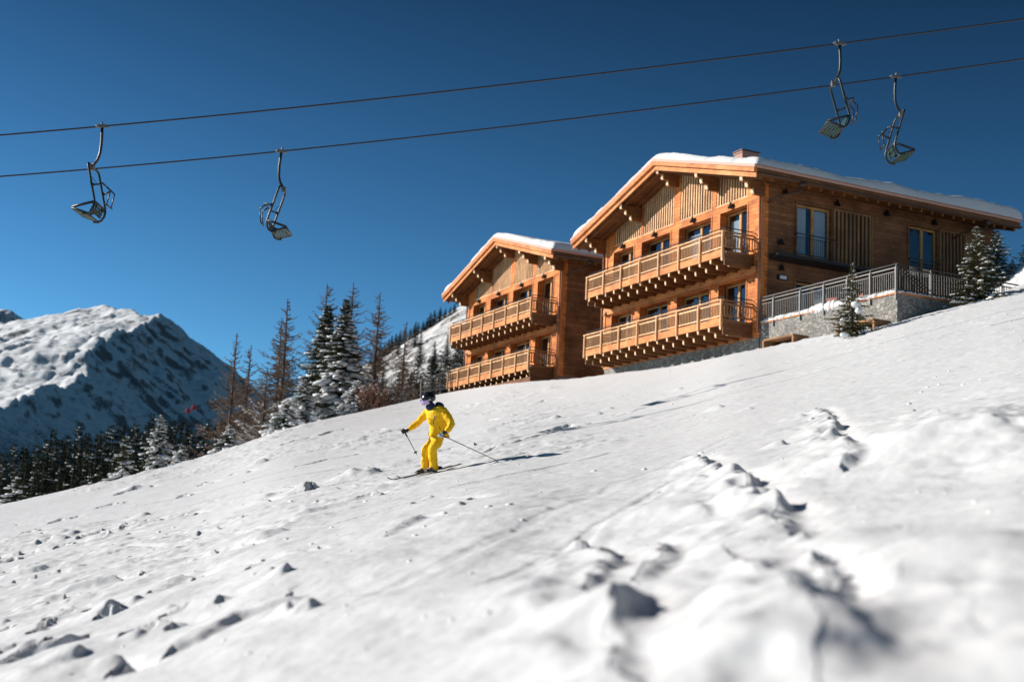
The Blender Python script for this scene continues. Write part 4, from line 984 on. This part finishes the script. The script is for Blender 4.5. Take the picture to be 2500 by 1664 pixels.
o=spruce(4.5,1.7,22,.85,1.2,'needle3',droop=.15,tw=.42,pad=.42);p=at(2398,553,45.5);b=at(2386,765,45.5);o.location=(b.x,45.5,b.z-.2);s=(p.z-b.z+.2)/4.5;o.scale=(s,s,s);tag(o,'olive-green spruce at the right end of the terrace railing','tree','spruces around the larger chalet')
o=spruce(4.5,1.7,23,.85,1.1,'needle2',droop=.2,tw=.42,pad=.42);p=at(2432,560,50);b=at(2440,760,50);o.location=(p.x,50,b.z-.2);s=(p.z-b.z+.2)/4.5;o.scale=(s,s,s);tag(o,'darker spruce behind the olive-green one at the terrace end','tree','spruces around the larger chalet')
o=spruce(3,.9,24,1.1,.8,'needle2',droop=.2);p=at(2472,632,53);b=at(2474,700,53);o.location=(p.x,53,b.z-.2);s=(p.z-b.z+.2)/3;o.scale=(s,s,s);tag(o,'small snowy spruce between the dark spruce and the snow bank','tree','spruces around the larger chalet')
o=spruce(4.5,1.5,25,1.1,.7,'needle',droop=.2);p=at(2528,520,52);b=at(2520,720,52);o.location=(p.x,52,b.z-.2);s=(p.z-b.z+.2)/4.5;o.scale=(s,s,s);tag(o,'spruce cut off by the right edge of the view','tree','spruces around the larger chalet')
#PART5
# ------------------------------------------------------------------ skier
def fabric(name,c,sc=9,st=.5,amp=.012):
    m=mat(name,c,.75,0,.25);t=NT(m);v=t.coord('Object',(1,1,.55));n=t.noise(v,sc,4,.6);n2=t.noise(v,sc*3.3,3,.6)
    t.bump(t.math('ADD',t.math('MULTIPLY',n,amp),t.math('MULTIPLY',n2,amp*.25)),st,1.0);return m
M['yellow']=fabric('yellow_ski_suit',(.88,.50,.008));M['navy']=fabric('navy_fabric',(.012,.035,.085))
M['glove']=mat('white_glove',(.62,.62,.62),.7);M['gloveb']=mat('black_glove',(.02,.02,.022),.7);M['helmet']=mat('black_helmet',(.012,.012,.014),.25)
M['lens']=mat('goggle_lens',(.45,.35,.62),.08,.4);M['strap']=mat('goggle_strap',(.55,.55,.58),.6);M['skin']=mat('skin',(.55,.30,.22),.6)
M['ski']=mat('ski_top',(.06,.06,.065),.4);M['boot']=mat('ski_boot',(.05,.05,.05),.4);M['buckle']=mat('boot_buckle',(.35,.34,.28),.4,.4)
SD=26.4
A0=at(1048,1150,SD);_gx,_gy=A0.x,SD;A0=Vector((A0.x,SD,gz(A0.x,SD)))
def J(cx,cy,Y=0.):
    """point of the figure: cx, cy read off the photograph's detail (556 units to the metre), Y metres away from the viewer"""
    zi=(1150-cy)/556;xi=(cx-715)/556
    x=xi-.052*zi;z=zi+.052*xi
    k=1+Y/SD
    return Vector((x*k+(A0.x/SD)*Y*1.0,Y,z*k+.055*Y))
def skin(name,nodes,edges,m,par,root=0,lv=2,smooth=True):
    me=bpy.data.meshes.new(name);me.from_pydata([tuple(n[0]) for n in nodes],edges,[]);me.update();me.materials.append(m)
    o=bpy.data.objects.new(name,me);C.objects.link(o);o.parent=par
    sk=o.modifiers.new('skin','SKIN');sk.use_smooth_shade=True
    for i,n in enumerate(nodes):
        r=n[1] if isinstance(n[1],tuple) else (n[1],n[1]);me.skin_vertices[0].data[i].radius=r;me.skin_vertices[0].data[i].use_root=(i==root)
    ss=o.modifiers.new('sub','SUBSURF');ss.levels=lv;ss.render_levels=lv
    return o
sk=empty('person',tuple(A0));tag(sk,'skier in a yellow suit with black helmet and goggles, crouching downhill with both poles trailing','person')
pel=J(812,700,.10);ch=J(800,500,.0);nk=J(755,395,-.02);hd=J(700,300,-.05)
rs=J(690,440,.17);re=J(585,560,.20);rh=J(455,655,.10)
ls=J(880,440,-.17);le=J(975,590,-.26);lh=J(885,690,-.42)
rhip=J(765,730,.19);rk=J(672,880,.06);ra=J(668,1095,.14)
lhip=J(845,735,-.02);lk=J(738,860,-.16);la=J(775,1080,-.02)
# body: one continuous figure in dark base layer under the suit
n=[(pel,.13),(ch,.14),(nk,.055),(hd+Vector((0,0,-.02)),.085),(rs,.05),(re,.04),(rh,.03),(ls,.05),(le,.04),(lh,.03),(rhip,.09),(rk,.06),(ra,.045),(lhip,.09),(lk,.06),(la,.045),(ra+Vector((-.12,-.05,-.06)),.03),(la+Vector((-.12,-.05,-.06)),.03)]
skin('body',n,[(0,1),(1,2),(2,3),(1,4),(4,5),(5,6),(1,7),(7,8),(8,9),(0,10),(10,11),(11,12),(0,13),(13,14),(14,15),(12,16),(15,17)],M['rubber'],sk)
md=lambda a,b,t=.5:a.lerp(b,t)
# jacket: torso and both sleeves, loose and creased at the elbows
def crease(o,st,sz):
    t=bpy.data.textures.new('creases','CLOUDS');t.noise_scale=sz;t.noise_depth=2;d=o.modifiers.new('creases','DISPLACE');d.texture=t;d.strength=st;d.mid_level=.5;d.texture_coords='LOCAL'
n=[(J(822,690,.07),(.20,.19)),(J(828,612,.05),(.208,.188)),(J(828,548,.02),(.218,.19)),(J(800,462,.0),(.195,.17)),(J(756,392,-.03),(.11,.105)),
   (rs,.10),(md(rs,re),.080),(re,.074),(md(re,rh),.065),(rh+Vector((.035,0,.02)),.047),
   (ls,.105),(md(ls,le)+Vector((.02,0,0)),.090),(le,.085),(md(le,lh),.070),(md(le,lh,.86),.052)]
jk=skin('jacket',n,[(0,1),(1,2),(2,3),(3,4),(3,5),(5,6),(6,7),(7,8),(8,9),(3,10),(10,11),(11,12),(12,13),(13,14)],M['yellow'],sk,1,3);crease(jk,.035,.07)
m=MB(1);a=J(772,475,-.235);b=J(762,575,-.25)
m.tube([tuple(a),tuple(md(a,b)+Vector((0,-.01,0))),tuple(b)],.009,5);c=J(825,605,-.25);d=J(842,640,-.245);m.tube([tuple(c),tuple(d)],.007,5);m.build('pocket_zip',M['helmet'],jk)
# trousers: seat and two bent legs, flared over the boots
n=[(J(826,738,.07),(.178,.165)),(J(762,800,.16),.115),(rk+Vector((0,0,.05)),.098),(md(rk,ra),.090),(ra,.086),(ra+Vector((-.01,0,-.06)),.090),
   (J(806,812,-.08),.118),(lk+Vector((.01,0,.03)),.103),(md(lk,la),.094),(la,.090),(la+Vector((-.005,0,-.06)),.094),(J(826,650,.06),(.15,.14))]
tz_=skin('trousers',n,[(0,1),(1,2),(2,3),(3,4),(4,5),(0,6),(6,7),(7,8),(8,9),(9,10),(0,11)],M['yellow'],sk,0,3);crease(tz_,.035,.08)
# shoulder hood and neck warmer
n=[(J(780,372,.02),.085),(J(818,362,.05),.092),(J(850,372,.06),.082),(J(872,398,.06),.055)]
skin('hood',n,[(0,1),(1,2),(2,3)],M['navy'],sk)
n=[(J(742,415,-.03),.10),(J(725,375,-.05),.112),(J(706,335,-.07),.098)]
skin('neck_warmer',n,[(0,1),(1,2)],M['navy'],sk)
# head: helmet, goggles
hc=J(704,288,-.05)
vs=[];fs=[]
FD=Vector((-.62,-.60,-.50)).normalized()
upv=Vector((-.10,-.10,1));upv=(upv-FD*upv.dot(FD)).normalized();sdv=FD.cross(upv)
bmh=bmesh.new();bmesh.ops.create_uvsphere(bmh,u_segments=32,v_segments=20,radius=1)
for v in bmh.verts:
    x,y,z=v.co;f=-y;sx=1
    p=hc+sdv*(x*.125)+upv*(z*.135+.01)+FD*(f*.150)
    v.co=p
dele=[v for v in bmh.verts if (v.co-hc).dot(upv)<-.055 or ((v.co-hc).dot(FD)>.075 and (v.co-hc).dot(upv)<.035)]
bmesh.ops.delete(bmh,geom=dele,context='VERTS');me=bpy.data.meshes.new('helmet');bmh.to_mesh(me);bmh.free();me.materials.append(M['helmet'])
for p in me.polygons:p.use_smooth=True
ho=bpy.data.objects.new('helmet',me);C.objects.link(ho);ho.parent=sk;sm=ho.modifiers.new('solid','SOLIDIFY');sm.thickness=.012
m=MB(1)
R_=lambda ang,up_,r=1.0: tuple(hc+FD*(math.cos(ang)*.152*r)+sdv*(math.sin(ang)*.128*r)+upv*up_)
for k in range(-16,17):
    pass
band=[R_(t*PI/16,.012-.0*abs(t),1.03) for t in range(-16,17)]
vs=[];fs=[]
for t in range(-16,17):
    a=t*PI/16;vs+=[R_(a,.034,1.045),R_(a,-.010,1.045)]
fs=[(2*i,2*i+2,2*i+3,2*i+1) for i in range(32)]
o=mk('goggle_strap',vs,fs,M['strap'],ho,True);q=o.modifiers.new('s','SOLIDIFY');q.thickness=.008
vs=[];fs=[];nn=14
for j in range(7):
    up_=-.052+.082*j/6
    for t in range(nn+1):
        a=(t/nn-.5)*1.75;r=1.08+.05*math.sin(j/6*PI);vs.append(R_(a,up_,r))
fs=[(j*(nn+1)+t,j*(nn+1)+t+1,(j+1)*(nn+1)+t+1,(j+1)*(nn+1)+t) for j in range(6) for t in range(nn)]
o=mk('goggles',vs,fs,M['lens'],sk,True);q=o.modifiers.new('s','SOLIDIFY');q.thickness=.03;q.offset=-1
m=MB(1);m.tube([R_(a,-.054,1.12) for a in np.linspace(-.88,.88,9)],.010,6);m.tube([R_(a,.031,1.12) for a in np.linspace(-.88,.88,9)],.010,6);m.build('goggle_frame',M['helmet'],o,True)
m=MB(1);nb=hc+FD*.135-upv*.075;m.tube([tuple(hc+FD*.13-upv*.045),tuple(hc+FD*.165-upv*.07)],.014,6);m.build('nose',M['skin'],sk,True)
# gloves with fingers closed round the grips
def glove(c,gd,wd,name,m1):
    """c palm centre, gd grip axis, wd from wrist to knuckles"""
    gd=gd.normalized();wd=wd.normalized();nd=gd.cross(wd).normalized();N_=[];E_=[]
    N_.append((c-wd*.055,.034));N_.append((c,(.046,.030)));E_.append((0,1));N_.append((c+wd*.035,(.044,.026)));E_.append((1,2))
    for k in range(4):
        o_=gd*(.036-.024*k);b=len(N_);l=[1,1.1,1.02,.85][k]
        N_.append((c+wd*.045+o_,.0125));E_.append((2,b))
        N_.append((c+wd*.068*l+o_+nd*.022,.0125));N_.append((c+wd*.050*l+o_+nd*.046,.0115));N_.append((c+wd*.020+o_+nd*.050,.0105));E_+=[(b,b+1),(b+1,b+2),(b+2,b+3)]
    b=len(N_);N_.append((c-wd*.015+gd*.045,.015));N_.append((c+wd*.012+gd*.056+nd*.026,.013));N_.append((c+wd*.035+gd*.040+nd*.050,.012));E_+=[(1,b),(b,b+1),(b+1,b+2)]
    return skin(name,N_,E_,m1,sk,1,1)
rp0=rh+Vector((-.045,-.02,-.02));lp0=lh+Vector((-.055,-.03,-.03))
rpt=J(575,930,.02);lpt=J(1520,1012,.35)
glove(rp0,(rp0-rpt),Vector((-.8,-.4,-.35)),'glove',M['gloveb'])
glove(lp0,(lp0-lpt),Vector((-.75,-.3,-.55)),'glove',M['glove'])
m=MB(1);m.tube([tuple(rh+Vector((.02,0,.012))),tuple(rh+Vector((-.03,-.012,-.012)))],.040,10,r2=.036);m.tube([tuple(lh+Vector((.005,.02,.05))),tuple(lh+Vector((-.02,0,.005)))],.045,10,r2=.040);
m.build('cuffs',M['gloveb'],sk,True)
# boots
SDR=Vector((-.745,-.60,-.20));
def slopez(p): return gz(A0.x+p.x,A0.y+p.y)-A0.z
def boot(an,nm):
    f=Vector((an.x-.03,an.y-.02,0));d=Vector((-.76,-.65,0)).normalized();f.z=slopez(f)+.075
    t=f+d*.10;t.z=slopez(t)+.075;h=f-d*.14;h.z=slopez(h)+.075
    n=[(an+Vector((-.01,0,.02)),.065),(md(an,f,.5),.066),(f+Vector((0,0,.03)),.062),(t+Vector((0,0,.0)),.048),(t+d*.07+Vector((0,0,-.01)),.040),(h+Vector((0,0,.02)),.048)]
    b=skin(nm,n,[(0,1),(1,2),(2,3),(3,4),(2,5)],M['boot'],sk,2,1)
    m=MB(1)
    for q in (.25,.6): 
        c=md(an,f,q)+d*.06;m.tube([tuple(c+Vector((.04,-.05,0))),tuple(c+Vector((-.04,.03,0)))],.010,5)
    c=t+Vector((0,0,.045));m.tube([tuple(c+Vector((.04,-.05,0))),tuple(c+Vector((-.04,.03,0)))],.009,5);m.build('buckles',M['buckle'],b,True)
    return f,d
fr_,dr=boot(ra,'boot');fl_,dl=boot(la,'boot')
# skis, each a thing of its own
def ski(f,lab):
    d=Vector((-.76,-.65,0)).normalized();s=Vector((-d.y,d.x,0));o=empty('ski',tuple(A0+f+Vector((0,0,-.06))));tag(o,lab,'ski','skis of the yellow skier')
    vs=[];fs=[];n=40
    def P(t):
        p=f+d*t;za=slopez(f-d*.7);zb=slopez(f+d*.8);z=za+(zb-za)*(t+.7)/1.5+.012
        return Vector((p.x,p.y,z))-(f+Vector((0,0,-.06)))
    for i in range(n+1):
        t=-.72+1.62*i/n;wd=.036+.014*abs((i/n-.5)*2)**1.5
        if i>n-4: wd*=(n-i)/4*.75+.2
        p=P(t)+Vector((0,0,.016));
        if t>.72: p.z+=.9*(t-.72)**1.5*1.1
        if t<-.66:p.z+=.15*(-.66-t)
        for a,b in ((-wd,0),(wd,0),(wd,.014),(-wd,.014)): q=p+s*a+Vector((0,0,b));vs.append(tuple(q))
    for i in range(n):
        for k in range(4): fs.append((4*i+k,4*i+(k+1)%4,4*i+4+(k+1)%4,4*i+4+k))
    fs+=[(0,1,2,3),(4*n+3,4*n+2,4*n+1,4*n)]
    mk('ski_body',vs,fs,M['ski'],o)
    m=MB(1)
    for t in (.13,-.17):
        p=P(t);p.z+=.045
        for a in (-.03,.03): m.tube([tuple(p+s*a-d*.05),tuple(p+s*a+d*.05)],.018,6)
        m.tube([tuple(p-d*.05+Vector((0,0,.02))),tuple(p+d*.05+Vector((0,0,.02)))],.028,6)
    m.build('binding',M['boot'],o)
ski(fr_,'leading dark ski under the right boot of the yellow skier');ski(fl_,'dark ski under the boot nearer the viewer of the yellow skier')
def pole(top,tip,lab):
    o=empty('ski_pole',tuple(A0+tip));tag(o,lab,'ski pole','poles of the yellow skier')
    d=(top-tip);L=d.length;u=d.normalized();P=lambda t:tuple(u*t)
    m=MB(1);m.tube([P(0),P(L-.02)],.0075,6,r2=.009);m.build('shaft',M['black'],o,True)
    m=MB(1);m.tube([P(L-.12),P(L+.05)],.017,8);m.tube([P(L+.05),P(L+.065)],.024,8);m.build('grip',M['black'],o,True)
    m=MB(1);m.tube([P(.055),P(.068)],.045,10);m.tube([P(.04),P(.085)],.014,8);m.build('basket',M['black'],o)
pole(rp0,rpt,'shorter-looking ski pole hanging from the raised left-hand glove in the picture')
pole(lp0,lpt,'ski pole trailing far out behind the skier to the right')


# furniture on the upper balcony of the larger chalet
def bchair(u,v,rz,lab):
    ang=math.atan2(-math.cos(-.4429),-math.sin(-.4429));X=Vector((math.cos(ang),math.sin(ang),0));Y=Vector((-math.sin(ang),math.cos(ang),0))
    o=empty('balcony_chair',Vector((10.3001,52.4799,12.745))+X*(-u)+Y*v,ang+rz);tag(o,lab,'chair','dark chairs on the upper balcony')
    m=MB(1);m.box(-.23,.23,-.23,.23,.42,.46);m.build('seat',M['pipe'],o,bevel=.01)
    m=MB(1);m.box(-.23,.23,.20,.23,.52,.90);m.build('backrest',M['pipe'],o,bevel=.01)
    for a in (-.21,.21):
        for b in (-.21,.21): m=MB(1);m.box(a-.015,a+.015,b-.015,b+.015,0,.419 if b<0 else .52);m.build('leg',M['steel'],o)
bchair(1.25,-.75,.6,'dark chair near the right end of the upper balcony, in front of the right-most door')
bchair(2.25,-.8,-.8,'dark chair on the upper balcony, left one of the two at the right-most door')
bchair(10.9,-.8,.4,'dark chair near the left end of the upper balcony')
